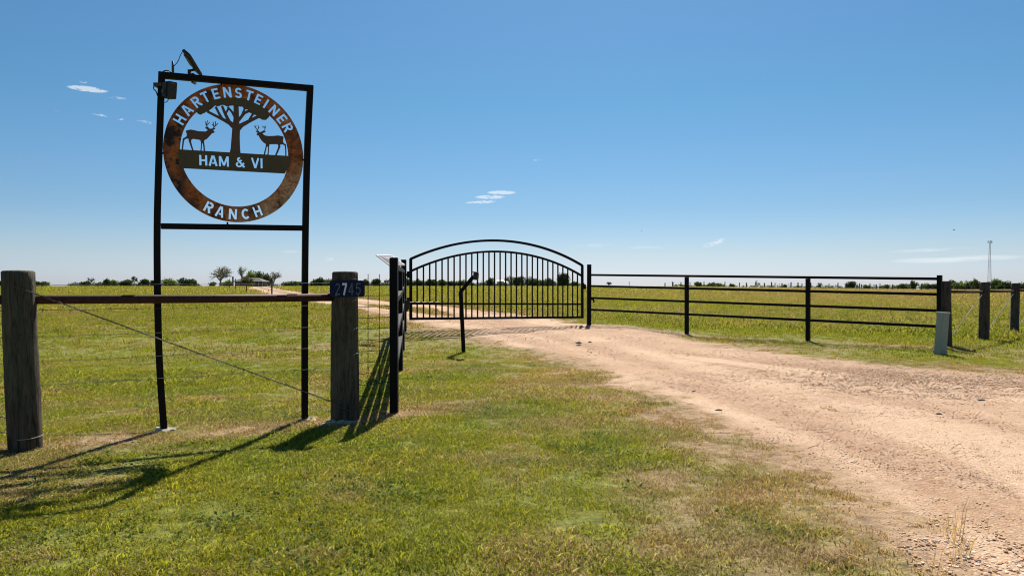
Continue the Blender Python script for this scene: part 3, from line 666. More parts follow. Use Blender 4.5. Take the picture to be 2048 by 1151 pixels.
for ch, x, y in zip('HARTENSTEINER', (400, 500, 598, 690, 808, 938, 1065, 1190, 1300, 1390, 1490, 1578, 1650), (850, 758, 662, 596, 560, 542, 542, 562, 605, 652, 727, 828, 930)):
    s, z = z1(x, y); a = math.atan2((z - zc0) / RB, (s - sc0) / RA); r = .882
    cs, cz = sc0 + RA * r * math.cos(a), zc0 + RB * r * math.sin(a)
    letters += place(ch, cs, cz, .156 * (RA + RB) / 2, a - PI / 2, .98)
low = []
for ch, x, y in zip('RANCH', (718, 848, 1000, 1145, 1278), (785, 845, 850, 842, 800)):
    s, z = z2(x, y); a = math.atan2((z - zc0) / RB, (s - sc0) / RA); r = .885
    low += place(ch, sc0 + RA * r * math.cos(a), zc0 + RB * r * math.sin(a), .156 * (RA + RB) / 2, a + PI / 2, .98)
cut_plate('ring_plate', [circ(1.0)], [circ(.772)] + letters + low, .006, 0, M['rust'], sign)
# name band
band = [z2(383, 108), z2(1645, 184), z2(1645, 280), z2(1590, 383), z2(412, 322), z2(383, 250)]
nm_ = []
for ch, x, y, wk in (('H', 664, 232, 1.0), ('A', 775, 238, 1.02), ('M', 898, 245, .98), ('&', 1085, 255, 1.1), ('V', 1254, 263, .95), ('I', 1326, 267, 1.0)):
    s, z = z2(x, y); nm_ += place(ch, s, z, .148 * RB, math.atan2(z2(1326, 267)[1] - z2(664, 232)[1], z2(1326, 267)[0] - z2(664, 232)[0]), wk)
cut_plate('name_band', [band], nm_, .005, -.006, M['olive_plate'], sign)
# tree silhouette
def strokes(fn, pts): return [seg(*fn(a[0], a[1]), *fn(b[0], b[1]), a[2] * k_, b[2] * k_) for (a, b), k_ in pts]
kA = 1.4 / 9.592 * .00395; kB = 1.35 / 8.225 * .00395; k1 = 1.1 / 5.689 * .00395
tr_ = []
def chain(fn, k_, *pts):
    for a, b in zip(pts[:-1], pts[1:]): tr_.append(seg(*fn(a[0], a[1]), *fn(b[0], b[1]), a[2] * k_, b[2] * k_))
    for a in pts[1:-1]:
        c = fn(a[0], a[1]); tr_.append([(c[0] + a[2] * k_ / 2 * math.cos(t * PI / 4), c[1] + a[2] * k_ / 2 * math.sin(t * PI / 4)) for t in range(8)])
chain(z1, k1, (1027, 1245, 112), (1030, 1180, 92), (1033, 1050, 80), (1038, 960, 76), (1040, 850, 56), (1038, 690, 50))
chain(zA, kA, (1120, 640, 80), (1010, 540, 62), (900, 485, 46), (740, 405, 36), (575, 320, 32))
chain(zA, kA, (860, 465, 40), (790, 340, 30), (735, 230, 32)); chain(zA, kA, (1000, 525, 46), (920, 370, 40), (855, 210, 30))
chain(zA, kA, (930, 360, 24), (985, 255, 28)); chain(zA, kA, (1110, 440, 36), (1050, 330, 30), (965, 235, 28))
chain(zB, kB, (60, 580, 80), (150, 500, 52), (300, 420, 40), (440, 350, 40)); chain(zB, kB, (80, 440, 40), (200, 300, 32), (300, 250, 36))
chain(zB, kB, (155, 340, 24), (210, 210, 22)); chain(zB, kB, (262, 440, 26), (335, 320, 26))
rr = random.Random(3)
low_edge = [(585, 752), (603, 785), (640, 798), (665, 782), (690, 770), (716, 764), (738, 742), (775, 715), (800, 693), (835, 700), (862, 690), (905, 690), (942, 706), (1000, 694), (1062, 700), (1105, 704), (1140, 735), (1172, 735), (1192, 775), (1232, 800), (1262, 800), (1290, 832), (1338, 856), (1378, 856), (1412, 822), (1416, 800), (1392, 772), (1400, 742)]
edge = []
for (ax, ay), (bx, by) in zip(low_edge[:-1], low_edge[1:]):
    edge += [(ax, ay), ((ax + bx) / 2 + rr.uniform(-5, 5), (ay + by) / 2 + rr.uniform(-5, 7))]
edge.append(low_edge[-1])
canopy = [z1(*p) for p in edge + [(1352, 692), (1290, 655), (1234, 634), (1150, 618), (1041, 606), (940, 610), (848, 622), (780, 630), (713, 645), (660, 675), (600, 722)]]
cut_plate('tree_crown_cutout', [canopy], letters, .005, -.0075, M['olive_plate'], sign)
cut_plate('tree_trunk_cutout', tr_, letters, .005, -.0020, M['brown_plate'], sign)
def deer(fn, k_, outline, ant, w=13):
    pos = [[fn(*p) for p in outline]]
    for a in ant:
        for p, q in zip(a[:-1], a[1:]): pos.append(seg(*fn(*p), *fn(*q), w * k_, w * k_ * .9))
    return cut_plate('deer_cutout', pos, [], .005, -.0005, M['brown_plate'], sign)
kA /= 1.4; kB /= 1.35
deer(zA, kA, [(720, 712), (700, 730), (678, 730), (650, 755), (610, 800), (560, 850), (522, 865), (512, 900), (524, 980), (534, 1095), (506, 1095), (497, 990), (486, 925), (474, 930), (470, 1000), (464, 1095), (440, 1095), (450, 990), (452, 910), (438, 865), (360, 852), (300, 842), (268, 864), (264, 890), (280, 960), (318, 1085), (288, 1085), (250, 970), (213, 870), (222, 848), (185, 838), (146, 852), (130, 880), (120, 960), (106, 1075), (80, 1075), (92, 950), (103, 840), (148, 813), (176, 795), (180, 740), (162, 712), (172, 680), (260, 665), (330, 678), (400, 696), (540, 703), (585, 675), (560, 655), (533, 628), (542, 612), (580, 625), (600, 643), (640, 650), (688, 640), (705, 630), (736, 636), (722, 655), (697, 665), (695, 690)],
     [[(605, 645), (555, 590), (540, 512)], [(553, 590), (582, 492)], [(565, 585), (622, 528)], [(690, 645), (705, 595), (685, 518)], [(700, 600), (660, 558)], [(703, 615), (745, 585), (777, 543)], [(733, 592), (730, 508)]], 15)
deer(zB, kB, [(397, 655), (415, 667), (432, 668), (445, 700), (480, 750), (520, 790), (550, 806), (545, 860), (525, 930), (508, 1010), (532, 1010), (550, 920), (568, 850), (584, 850), (584, 920), (570, 1010), (592, 1010), (601, 920), (602, 860), (612, 812), (740, 810), (756, 835), (745, 880), (694, 1010), (722, 1010), (757, 930), (792, 850), (782, 820), (830, 814), (862, 836), (868, 900), (870, 1020), (890, 1020), (887, 900), (881, 815), (850, 797), (836, 780), (833, 740), (844, 690), (820, 679), (750, 667), (680, 674), (600, 677), (540, 669), (510, 650), (495, 630), (540, 616), (551, 595), (520, 591), (490, 604), (460, 611), (430, 604), (405, 587), (384, 590), (394, 610), (416, 622), (400, 640)],
     [[(435, 606), (400, 562), (357, 508)], [(385, 548), (389, 494)], [(412, 575), (430, 545), (424, 500)], [(425, 556), (444, 532)], [(478, 608), (530, 582), (552, 508)], [(540, 556), (488, 512)], [(522, 546), (524, 510)]], 11)
# frame
def bow(px, u): return [P3(x, y, u) for x, y in px]
uL, uR = .003819, .00415
Lp = bow([(324, 151), (318.5, 306), (314.5, 452), (315.2, 600), (319.5, 740), (328.5, 866)], uL)
Rp = bow([(620.5, 177), (614.5, 306), (611, 456), (609.5, 600), (609.2, 740), (609.2, 842)], uR)
def smooth_path(pts, n=5):
    out = []
    for i in range(len(pts) - 1):
        p0 = pts[max(i - 1, 0)]; p1 = pts[i]; p2 = pts[i + 1]; p3 = pts[min(i + 2, len(pts) - 1)]
        for k_ in range(n):
            t = k_ / n; out.append(.5 * ((2 * p1) + (p2 - p0) * t + (2 * p0 - 5 * p1 + 4 * p2 - p3) * t * t + (3 * p1 - p0 - 3 * p2 + p3) * t ** 3))
    return out + [pts[-1]]
MB().tube([Lp[0] + Vector((0, 0, .0235))] + smooth_path(Lp), .0245, square=True, up=ex).build('pole', M['dark_tube'], sign, bevel=.003)
MB().tube([Rp[0] + Vector((0, 0, .0235))] + smooth_path(Rp), .0245, square=True, up=ex).build('pole', M['dark_tube'], sign, bevel=.003)
tl, tr2 = Lp[0].copy(), Rp[0].copy()
ext = (tr2 - tl).normalized()
MB().tube([tl + ext * .010, tr2 - ext * .010], .0232, square=True, up=ez).build('top_bar', M['dark_tube'], sign, bevel=.003)
MB().tube([Lp[2] + ext * .025, Rp[2] - ext * .025], .0215, square=True, up=ez).build('lower_bar', M['dark_tube'], sign, bevel=.003)
for (px, py), (qx, qy) in (((327.5, 306.5), (321, 306)), ((605, 320), (611, 320)), ((455, 444), (455, 452)), ((443, 172), (443, 164)), ((466, 170), (466, 165))):
    a = S3(*SP(px, py)); b = S3(*SP(qx, qy)); MB().tube([a, b], .007, 6).build('weld_tab', M['dark_tube'], sign)
def footing(p, rx, ry, parent, seed):
    r = random.Random(seed); mb = MB(); n = 22; z0 = tz(p.x, p.y); vs_ = []; fs_ = []
    rad = [r.uniform(.72, 1.2) for _ in range(n)]
    for ring, (kk, zz) in enumerate(((1.0, -.03), (.95, .004), (.7, .012), (.3, .018))):
        for i in range(n):
            a = 2 * PI * i / n; vs_.append((p.x + rx * kk * rad[i] * math.cos(a), p.y + ry * kk * rad[i] * math.sin(a), z0 + zz + r.uniform(-.008, .010)))
    for k_ in range(3):
        for i in range(n): fs_.append((k_ * n + i, k_ * n + (i + 1) % n, (k_ + 1) * n + (i + 1) % n, (k_ + 1) * n + i))
    fs_.append(tuple(3 * n + i for i in range(n))); mb.add(vs_, fs_)
    return mb.build('footing', M['concrete'], parent)
footing(Vector((Lp[-1].x, Lp[-1].y + .01, 0)), .11, .085, sign, 4)
footing(Vector((Rp[-1].x + .02, Rp[-1].y + .02, 0)), .10, .09, sign, 5)

# things clamped to the sign frame
gc = empty('game_camera', tuple(P3(340, 181, .0038)), 'brown ribbed trail camera strapped to the upper left of the sign frame', 'camera')
rotc = Matrix.Rotation(math.radians(-35), 3, 'Z') @ Matrix.Rotation(math.radians(6), 3, 'Y')
cpos = P3(341, 181, .0038)
MB().box(cpos, (.085, .06, .128), rotc, .008).build('housing', M['plastic'], gc)
for i in range(4): MB().box(cpos + rotc @ Vector((.046, 0, .042 - i * .016)), (.010, .05, .008), rotc, .002).build('rib', M['plastic_grey'], gc)
MB().box(cpos + rotc @ Vector((-.02, -.035, 0)), (.05, .012, .11), rotc, .003).build('face_plate', M['plastic'], gc)
MB().tube([cpos + rotc @ Vector((-.02, -.04, -.015)), cpos + rotc @ Vector((-.02, -.05, -.015))], .016, 12).build('lens', M['glass_dark'], gc)
sp_ = P3(319, 171, uL); MB().box((sp_.x, sp_.y, sp_.z), (.062, .062, .026)).build('strap', M['plastic_grey'], gc)
MB().tube(smooth_path([P3(315, 166, uL) , P3(309, 172, uL), P3(308, 178, uL), P3(313, 184, uL), P3(315.5, 192, uL)]), .0045, 6).build('strap_tail', M['plastic'], gc, True)
MB().tube(smooth_path([P3(337, 196, .0038), P3(336, 202, .0038), P3(331, 205, .0038), P3(326, 204, .00381)]), .003, 6).build('cable_loop', M['plastic'], gc, True)
MB().tube([P3(346.2, 147, .00383), P3(346.2, 123, .00383)], [.0095, .0085], 10).build('antenna', M['plastic_grey'], gc, True)
MB().tube(smooth_path([P3(348, 133, .00383), P3(356, 124, .00384), P3(361, 112, .00385), P3(365, 105, .00386), P3(369, 104, .00386), P3(372, 107, .00386)]), .0028, 6).build('cable', M['plastic'], gc, True)
MB().tube(smooth_path([P3(344, 146, .00383), P3(338, 142, .00383), P3(330, 142, .00382), P3(326, 145, .00382)]), .0045, 6).build('cable_coil', M['plastic'], gc, True)
sp = empty('solar_panel', tuple(P3(385, 126, .00388)), 'small black solar panel tilted on the top bar of the sign frame', 'solar panel')
a = P3(372.5, 105, .00380); b = P3(397.5, 146, .00396)
dr_ = (b - a).normalized(); side = Vector((.35, -.93, .04)).normalized(); side = (side - dr_ * side.dot(dr_)).normalized(); nn = dr_.cross(side)
Rm = Matrix((side, dr_, nn)).transposed(); mid_ = (a + b) / 2
MB().box(mid_, (.075, (b - a).length, .024), Rm, .004).build('panel_frame', M['plastic'], sp)
MB().box(mid_ + nn * (.016 if nn.x < 0 else -.016) - dr_ * .03, (.055, (b - a).length * .5, .010), Rm, .002).build('back_cover', M['plastic_grey'], sp)
MB().tube([P3(396, 143, .00396), P3(388, 140, .00394), P3(379, 142, .00393)], .010, 8).tube([P3(379, 140, .00393), P3(379, 152, .00393)], .013, 8).build('bracket', M['plastic'], sp)
mb = MB(); c_ = P3(388, 158, .00393); mb.box(c_, (.016, .056, .075)); mb.build('clamp', M['plastic'], sp)

# ------------------------------------------------------------------ wooden posts
def wood_post(name, base, top, r, mat, parent, seed, chamfer=.012):
    rg = np.random.default_rng(seed); base = Vector(base); top = Vector(top); n = 36; m = 26; V = []; F = []
    ph = rg.random(6) * 6.28
    cr_ang = rg.integers(0, n); cr2 = rg.integers(0, n)
    for j in range(m + 1):
        t = j / (m - 1) * .993 if j < m else 1.0; c = base.lerp(top, t)
        for i in range(n):
            a = 2 * PI * i / n
            k_ = 1 + .035 * math.sin(2 * a + ph[0] + t) + .02 * math.sin(5 * a + ph[1] + 3 * t) + .015 * math.sin(9 * a + ph[2] + 8 * t) + .03 * math.sin(3.1 * t + ph[3]) + rg.normal() * .006
            k_ *= 1.04 - .06 * t
            if i == cr_ang or (i == cr2 and t > .4): k_ *= .90
            if j == m: k_ *= 1 - chamfer / r
            V.append((c.x + r * k_ * math.cos(a), c.y + r * k_ * math.sin(a), c.z))
    for j in range(m):
        for i in range(n): F.append((j * n + i, j * n + (i + 1) % n, (j + 1) * n + (i + 1) % n, (j + 1) * n + i))
    V.append((top.x, top.y, top.z + .004)); ci = len(V) - 1
    for i in range(n): F.append((m * n + i, m * n + (i + 1) % n, ci))
    me = bpy.data.meshes.new(name); me.from_pydata(V, [], F); o = link(name, me, mat, parent)
    me.polygons.foreach_set('use_smooth', [len(p.vertices) == 4 for p in me.polygons]); return o

UA, UB = .003374, .00414
lf = empty('wire_fence', (-2.4, 5.4, 0), 'rusty pipe and barbed wire fence between two thick weathered posts on the left', 'fence')
pa = P3(52, 898, UA); pb_ = P3(690, 838, UB); ta = P3(36, 541, UA); tb = P3(690, 543, UB)
wood_post('post', (pa.x, pa.y, -.15), ta, .100, M['wood_grey'], lf, 1)
wood_post('post', (pb_.x, pb_.y, -.15), tb, .107, M['wood_grey'], lf, 2)
foot = footing(Vector((pb_.x - .01, pb_.y - .09, 0)), .17, .10, lf, 8)
ra = P3(36, 599, UA); rb = P3(690, 594, UB); dirr = (rb - ra).normalized()
ra2 = ra - dirr * 3.2
MB().tube([ra2, ra, ra.lerp(rb, .5) - Vector((0, 0, .004)), rb - dirr * .05], .031, 16).build('rail', M['rusty_pipe'], lf, True)
def barbed(p, q, r, mat, parent, barbs=True, step=.13, sag=.01, seed=0):
    rg = random.Random(seed); p = Vector(p); q = Vector(q); L = (q - p).length; n = max(8, int(L / .08)); mb = MB(); pts = []
    for i in range(n + 1):
        t = i / n; pt = p.lerp(q, t); pt.z += -sag * 4 * t * (1 - t) + rg.uniform(-.0025, .0025); pts.append(pt)
    mb.tube(pts, r, 5)
    if barbs:
        d = (q - p).normalized()
        for i in range(int(L / step)):
            t = (i + .5) * step / L; c = pts[min(n, int(t * n))]
            for s_ in (0, 1):
                v = Vector((rg.uniform(-.3, .3), rg.uniform(-.3, .3), rg.uniform(-1, 1))).normalized() * .016
                mb.tube([c - v + d * .006 * s_, c + v + d * .006 * s_], r * .8, 3)
    return mb.build('barbed_wire', mat, parent)
for i, (yl, yr) in enumerate(((567, 566), (618, 610), (671, 652), (721, 694), (768, 735))):
    q1 = P3(66, yl, UA); q2 = P3(668, yr, UB); dd = (q2 - q1).normalized()
    barbed(q1 - dd * 3.2, q2, .0017, M['wire'], lf, seed=i)
barbed(P3(64, 868, UA) , P3(330, 862, .0037), .0022, M['wire'], lf, False, seed=9)
# tie wire ring low on the left post, staples on the other
for (px, py, U_, rad) in ((53, 869, UA, .108),):
    c = P3(px, py, U_); MB().tube([(c.x + rad * math.cos(t), c.y + rad * math.sin(t), c.z + .012 * math.sin(t * 1.3)) for t in [-1.5 + k_ * .2 for k_ in range(0, 9)]], .0025, 5).build('tie_wire', M['bright_wire'], lf)
def twisted(p, q, rad, r, mat, parent, name='brace_wire', turns=20, sag=0.0):
    p = Vector(p); q = Vector(q); ax = (q - p).normalized(); x = ax.orthogonal().normalized(); y = ax.cross(x); mb = MB(); n = turns * 6
    for ph in (0, PI):
        pts = []
        for i in range(n + 1):
            t = i / n; a = 2 * PI * turns * t + ph; pts.append(p.lerp(q, t) + (x * math.cos(a) + y * math.sin(a)) * rad + Vector((0, 0, -sag * 4 * t * (1 - t))))
        mb.tube(pts, r, 5)
    return mb.build(name, mat, parent)
w1 = P3(40, 571, UA); w1.y -= .10; w1.x += .02; w2 = P3(668, 800, UB); w2.y -= .07
twisted(w1, w2, .0036, .0027, M['wire'], lf, turns=34)
w3 = P3(708, 818, UB); w3.y -= .10
MB().tube([w2, w2.lerp(w3, .5) - Vector((0, .045, 0)), w3], .004, 6).build('tie_wire', M['wire'], lf)
for yy1, yy2 in ((828, 792), (858, 812)):
    e1 = P3(24, yy1 + 8, UA); e2 = e1 + Vector((-.9, -.45, .22)); MB().tube([e1, e2], .004, 6).build('brace_wire', M['wire'], lf)
for (px, py) in ((708, 603), (712, 658), (712, 708), (704, 760)):
    c = P3(px, py, UB); c.y -= .075; c.x -= .01; MB().tube([c, c + Vector((.03, -.008, .012)), c + Vector((.038, .02, .016))], .0024, 5).build('staple', M['bright_wire'], lf)
c = P3(712, 557, UB); c.y -= .09; MB().tube([c - Vector((.03, 0, 0)), c + Vector((.02, .01, -.002))], .0025, 5).build('staple', M['bright_wire'], lf)

# number plate on the right-hand post
UP = (5.993 - .115 - .004) / FPX
pc = P3(694.6, 577, UP)
npz = empty('house_number_plate', tuple(pc), 'dark blue rounded plate numbered 2745 on the thick post', 'sign')
def N3(s, z, d=0): return Vector((pc.x + s, pc.y + d, pc.z + z))
def rrect(w, h, r, n=8):
    out = []
    for cx, cy, a0 in ((w / 2 - r, h / 2 - r, 0), (-w / 2 + r, h / 2 - r, 90), (-w / 2 + r, -h / 2 + r, 180), (w / 2 - r, -h / 2 + r, 270)):
        for i in range(n + 1): a = math.radians(a0 + 90 * i / n); out.append((cx + r * math.cos(a), cy + r * math.sin(a)))
    return out
cut_plate('plate', [rrect(.283, .134, .024)], [], .003, 0, M['plate_blue'], npz, N3)
for ch, px_, mt in (('2', 675.5, 'digit_grey'), ('7', 689.2, 'digit_white'), ('4', 702.2, 'digit_grey'), ('5', 716.5, 'digit_grey')):
    cut_plate('digit', place(ch, (px_ - 694.6) * UP, (577 - 577.5) * UP, .098, 0, .72), [], .002, -.0026, M[mt], npz, N3)
for sx in (-.09, .09): MB().tube([N3(sx, -.055, -.001), N3(sx, -.055, -.006)], .004, 8).build('screw', M['bright_wire'], npz)

# welded wire mesh between post and pipe fence
mp_ = empty('wire_mesh_panel', (-1.2, 6.15, 0), 'square wire mesh panel filling the gap beside the numbered post', 'fence panel')
g1 = Vector((pb_.x + .07, pb_.y + .02, 0)); g2 = Vector((-1.055, 6.28, 0)); gd = (g2 - g1)
for t_ in (.13, .44, .75):
    px_ = None
for px_ in (735.8, 758.3):
    # intersection with the plane between the posts
    t = None; r = (px_ - 1024) / FPX; t = (g1.x - r * g1.y) / (r * gd.y - gd.x); p = g1 + gd * t
    MB().tube([(p.x, p.y, tz(p.x, p.y) - .01), (p.x + .002, p.y, EYE + (HORIZON - 548) * .0043)], .0031, 6).build('vertical_wire', M['dark_wire'], mp_)
for zi in range(13):
    z = 1.115 - zi * .0935
    if z < .02: break
    MB().tube([(g1.x, g1.y, z), (g1.x + gd.x * .5, g1.y + gd.y * .5, z - .003), (g2.x, g2.y, z + .001)], .0026, 6).build('horizontal_wire', M['dark_wire'], mp_)

# ------------------------------------------------------------------ left pipe fence
lp = empty('pipe_fence', (-1.6, 10.5, 0), 'black pipe fence running from the numbered post back to the gate hinge', 'fence', )
posts_l = [(788.3, 826, .00433, 515, .034), (800, 745, .00636, 545, .034), (805, 702, .00846, 549, .034)]
HX, HY = -216 * .01043, FPX * .01043
tops = []
for px_, by, u, ty, hw in posts_l:
    b = P3(px_, by, u); t = P3(px_ - 0.5, ty, u); tops.append(b)
    if px_ > 790: t.z = 1.30 + (.03 if px_ > 802 else 0)
    MB().tube([(b.x, b.y, -.12), t], hw, square=True, up=(1, 0, 0)).build('post', M['black_paint'], lp, bevel=.004)
fx, fy = tops[0].x, tops[0].y
for zz, ze in ((1.262, 1.41), (.975, 1.125), (.69, .84), (.405, .555)):
    MB().tube([(fx, fy + .034, zz), (tops[1].x + .008, tops[1].y, zz + .045), (tops[2].x + .005, tops[2].y, zz + .095), (HX, HY - .05, ze)], .025, square=True, up=(0, 0, 1)).build('rail', M['black_paint'], lp, bevel=.003)

# ------------------------------------------------------------------ gate posts
hinge = MB().tube([(HX, HY, .0), (HX - .005, HY, EYE + (HORIZON - 519.5) * .01043)], .05, square=True, up=(1, 0, 0)).box((HX - .005, HY, EYE + (HORIZON - 519.5) * .01043 + .003), (.106, .106, .006)).build('gate_post', M['black_paint'], bevel=.004)
tag(hinge, 'tall square black post carrying the gate hinges', 'gate post')
LX, LY = 154 * .01225, FPX * .01225
latchp = MB().tube([(LX, LY, .0), (LX + .005, LY, EYE + (HORIZON - 529) * .01225)], .05, square=True, up=(1, 0, 0)).box((LX + .005, LY, EYE + (HORIZON - 529) * .01225 + .003), (.106, .106, .006)).build('gate_post', M['black_paint'], bevel=.004)
tag(latchp, 'tall square black post at the latch side of the gate', 'gate post')
# solar panel by the hinge post
sol = empty('solar_panel', (-2.45, 14.75, 1.6), 'white framed solar panel tilted beside the hinge post of the gate', 'solar panel')
c4 = [P3(751.5, 510, .0102), P3(782, 511, .0102), P3(810.5, 530.3, .0099), P3(779.5, 531.5, .0099)]
cN = (c4[1] - c4[0]).cross(c4[3] - c4[0]).normalized()
if cN.z < 0: cN = -cN
cen = sum(c4, Vector()) / 4
def quadslab(c, k_, t0, t1):
    q = [cen + (p - cen) * k_ for p in c]; return MB().add([p + cN * t0 for p in q] + [p + cN * t1 for p in q], [(0, 1, 2, 3), (4, 5, 6, 7), (0, 1, 5, 4), (1, 2, 6, 5), (2, 3, 7, 6), (3, 0, 4, 7)])
mbf = MB()
for i in range(4):
    o0, o1 = c4[i], c4[(i + 1) % 4]; i0, i1 = cen + (o0 - cen) * .88, cen + (o1 - cen) * .88
    mbf.add([o0 - cN * .012, o1 - cN * .012, i1 - cN * .012, i0 - cN * .012, o0 + cN * .016, o1 + cN * .016, i1 + cN * .016, i0 + cN * .016], [(0, 1, 2, 3), (4, 5, 6, 7), (0, 1, 5, 4), (1, 2, 6, 5), (2, 3, 7, 6), (3, 0, 4, 7)])
mbf.build('frame', M['aluminium'], sol)
quadslab(c4, .885, .000, .010).build('cell_panel', M['backsheet'], sol)
MB().tube([cen - cN * .005, Vector((HX - .045, HY - .02, 1.45))], .014, 8).build('bracket', M['black_paint'], sol)

# ------------------------------------------------------------------ the arched gate
gu0, gu1 = 1 / 95.4, 1 / 82.2
G0 = Vector(((821.5 - 1024) * gu0, FPX * gu0, 0)); G1 = Vector(((1164.5 - 1024) * gu1, FPX * gu1, 0)); GW = (G1 - G0).length
gx = (G1 - G0).normalized(); gn = ez.cross(gx)
gate = empty('driveway_gate', (*((G0 + G1) / 2)[:2], .16), 'wide black driveway gate with double arched top and thin upright bars', 'gate')
def sagz(s): return -.07 * s / GW
def G3(s, z, d=0): return G0 + gx * s + gn * d + ez * (z + sagz(s))
def arch(s, z0, rise):
    c = GW / 2; R = (c * c + rise * rise) / (2 * rise); return z0 + math.sqrt(max(R * R - (s - c) ** 2, 0)) - (R - rise)
mpbl = M['black_paint']
zo, ro, zi_, ri, zbm, zmid = 1.672, .49, 1.415, .50, .418, .735
for s in (0, GW): MB().tube([G3(s, zbm - .026), G3(s, zo + .008)], .026, square=True, up=gx).build('stile', mpbl, gate, bevel=.003)
def arcpts(z0, rise, a, b, n=40): return [G3(a + (b - a) * i / n, arch(a + (b - a) * i / n, z0, rise)) for i in range(n + 1)]
MB().tube(arcpts(zo, ro, .0, GW), .0255, square=True, up=ez).build('outer_arch', mpbl, gate)
MB().tube(arcpts(zi_, ri, .026, GW - .026), .0225, square=True, up=ez).build('inner_arch', mpbl, gate)
MB().tube([G3(.026, zbm), G3(GW - .026, zbm)], .026, square=True, up=ez).build('bottom_rail', mpbl, gate, bevel=.003)
MB().tube([G3(.026, zmid), G3(GW - .026, zmid)], .021, square=True, up=ez).build('middle_rail', mpbl, gate, bevel=.003)
NB = 31
for i in range(1, NB):
    s = GW * i / NB; MB().tube([G3(s, zbm + .024), G3(s, arch(s, zi_, ri) - .02)], .0125, square=True, up=gx).build('bar', mpbl, gate)
for zz, hh in ((1.34, .07), (.80, .06)):
    hp = G3(-.055, zz); mbx = MB().tube([hp - ez * hh, hp + ez * hh], .032, 10).tube([hp, G3(-.02, zz)], .022, 8).tube([hp, Vector((HX + .05, HY, hp.z))], .02, 8)
    mbx.build('hinge', mpbl, gate)
op = empty('gate_opener', (HX + .08, HY - .05, .65), 'black swing gate motor arm under the lower gate hinge', 'gate opener')
oc = Vector((HX + .085, HY - .06, .72)); MB().box(oc, (.085, .12, .20), None, .015).build('motor_box', M['plastic'], op)
MB().box(oc + Vector((-.03, 0, -.11)), (.06, .08, .07), None, .01).build('gear_head', M['plastic'], op)
MB().tube([oc + Vector((.02, -.06, .04)), G3(.62, .765, -.10)], .013, 8).build('arm', M['plastic'], op)
lt = G3(GW + .05, 1.16); MB().box(lt, (.10, .07, .12), None, .012).tube([lt + ez * .05, lt + ez * .09], .014, 8).build('latch', mpbl, gate)
MB().tube([(LX + .05, LY, .80), (LX + .11, LY, .78)], .03, 10).tube([(LX + .11, LY, .78), (LX + .12, LY - .01, .70)], .02, 8).build('latch_catch', mpbl, latchp)

# ------------------------------------------------------------------ right pipe fence
rp = empty('pipe_fence', (4.8, 15.4, 0), 'black four rail pipe fence stretching right from the gate', 'fence')
EX, EY = (1878.5 - 1024) / 111.8, FPX / 111.8
RZ0 = (1.375, 1.105, .815, .53); RZ1 = (1.232, .955, .665, .382)
for z0, z1_ in zip(RZ0, RZ1):
    MB().tube([(LX + .05, LY - .03, z0), (EX - .036, EY, z1_)], .025, square=True, up=(0, 0, 1)).build('rail', mpbl, rp, bevel=.003)
def onfence(px_):
    r = (px_ - 1024) / FPX; a = Vector((LX, LY, 0)); d = Vector((EX - LX, EY - LY, 0)); t = (a.x - r * a.y) / (r * d.y - d.x); return a + d * t, t
for px_ in (1373.5, 1616):
    p, t = onfence(px_); off = Vector((-.03, -.05, 0)).normalized() * .0
    MB().tube([(p.x, p.y, -.15), (p.x, p.y, RZ0[0] + (RZ1[0] - RZ0[0]) * t - .026)], .036, square=True, up=(1, .8, 0)).build('post', mpbl, rp, bevel=.003)
MB().tube([(EX, EY, -.15), (EX + .006, EY, EYE + (HORIZON - 550) / 111.8)], .036, square=True, up=(1, .8, 0)).build('post', mpbl, rp, bevel=.003)
for px_ in (1373.5, 1616):
    pass

# ------------------------------------------------------------------ right wooden brace fence
rf_ = empty('wire_fence', (9.6, 14.8, 0), 'three dark wooden posts joined by red pipe rails at the far right', 'fence')
WP = [(1893, 1890, 698, .0091, 562, .091), (1967, 1970, 681, .01019, 564, .094), (2029, 2031, 670, .01134, 566, .083), (2088, 2088, 660, .0126, 567, .085)]
wps = []
for i, (bx, tx, by, u, ty, r) in enumerate(WP):
    b = P3(bx, by, u); t = P3(tx, ty, u); wps.append((b, t)); wood_post('post', (b.x, b.y, min(b.z, 0) - .12), t, r, M['wood_dark'], rf_, 20 + i)
for (b0, t0), (b1, t1) in zip(wps[:-1], wps[1:]):
    MB().tube([(b0.x + .05, b0.y + .03, 1.00), (b1.x, b1.y, .985)], .027, 12).build('rail', M['red_pipe'], rf_, True)
    d = (b1 - b0).normalized()
    twisted(Vector((b0.x, b0.y, .10)) + d * .09, Vector((b1.x, b1.y, .93)) - d * .09, .0045, .0034, M['bright_wire'], rf_, turns=22)
    for zz in (.25, .5, .75, 1.1):
        MB().tube([Vector((b0.x, b0.y, zz)), Vector((b1.x, b1.y, zz))], .0015, 4).build('barbed_wire', M['wire'], rf_)

# utility pedestal
ped = empty('utility_pedestal', (6.97, 11.75, 0), 'leaning pale green utility pedestal beside the last pipe fence post', 'utility box')
pu = .0081; pbz = P3(1880, 711, pu); ptz = P3(1886.5, 626, pu)
tilt = (ptz - pbz).normalized()
Rt = tilt.to_track_quat('Z', 'Y').to_matrix() @ Matrix.Rotation(math.radians(18), 3, 'Z')
Lh = (ptz - pbz).length
MB().box(pbz + tilt * (Lh / 2), (.135, .125, Lh + .02), Rt, .008).build('body', M['pedestal'], ped)
MB().box(ptz + tilt * .012, (.155, .135, .02), Rt, .007).build('cap', M['pedestal_cap'], ped)
MB().box(pbz + tilt * .06, (.155, .135, .05), Rt, .006).build('base_collar', M['pedestal'], ped)
MB().box(pbz + tilt * (Lh * .5) + Rt @ Vector((.05, -.066, 0)), (.006, .006, Lh * .8), Rt).build('seam', M['plastic_grey'], ped)
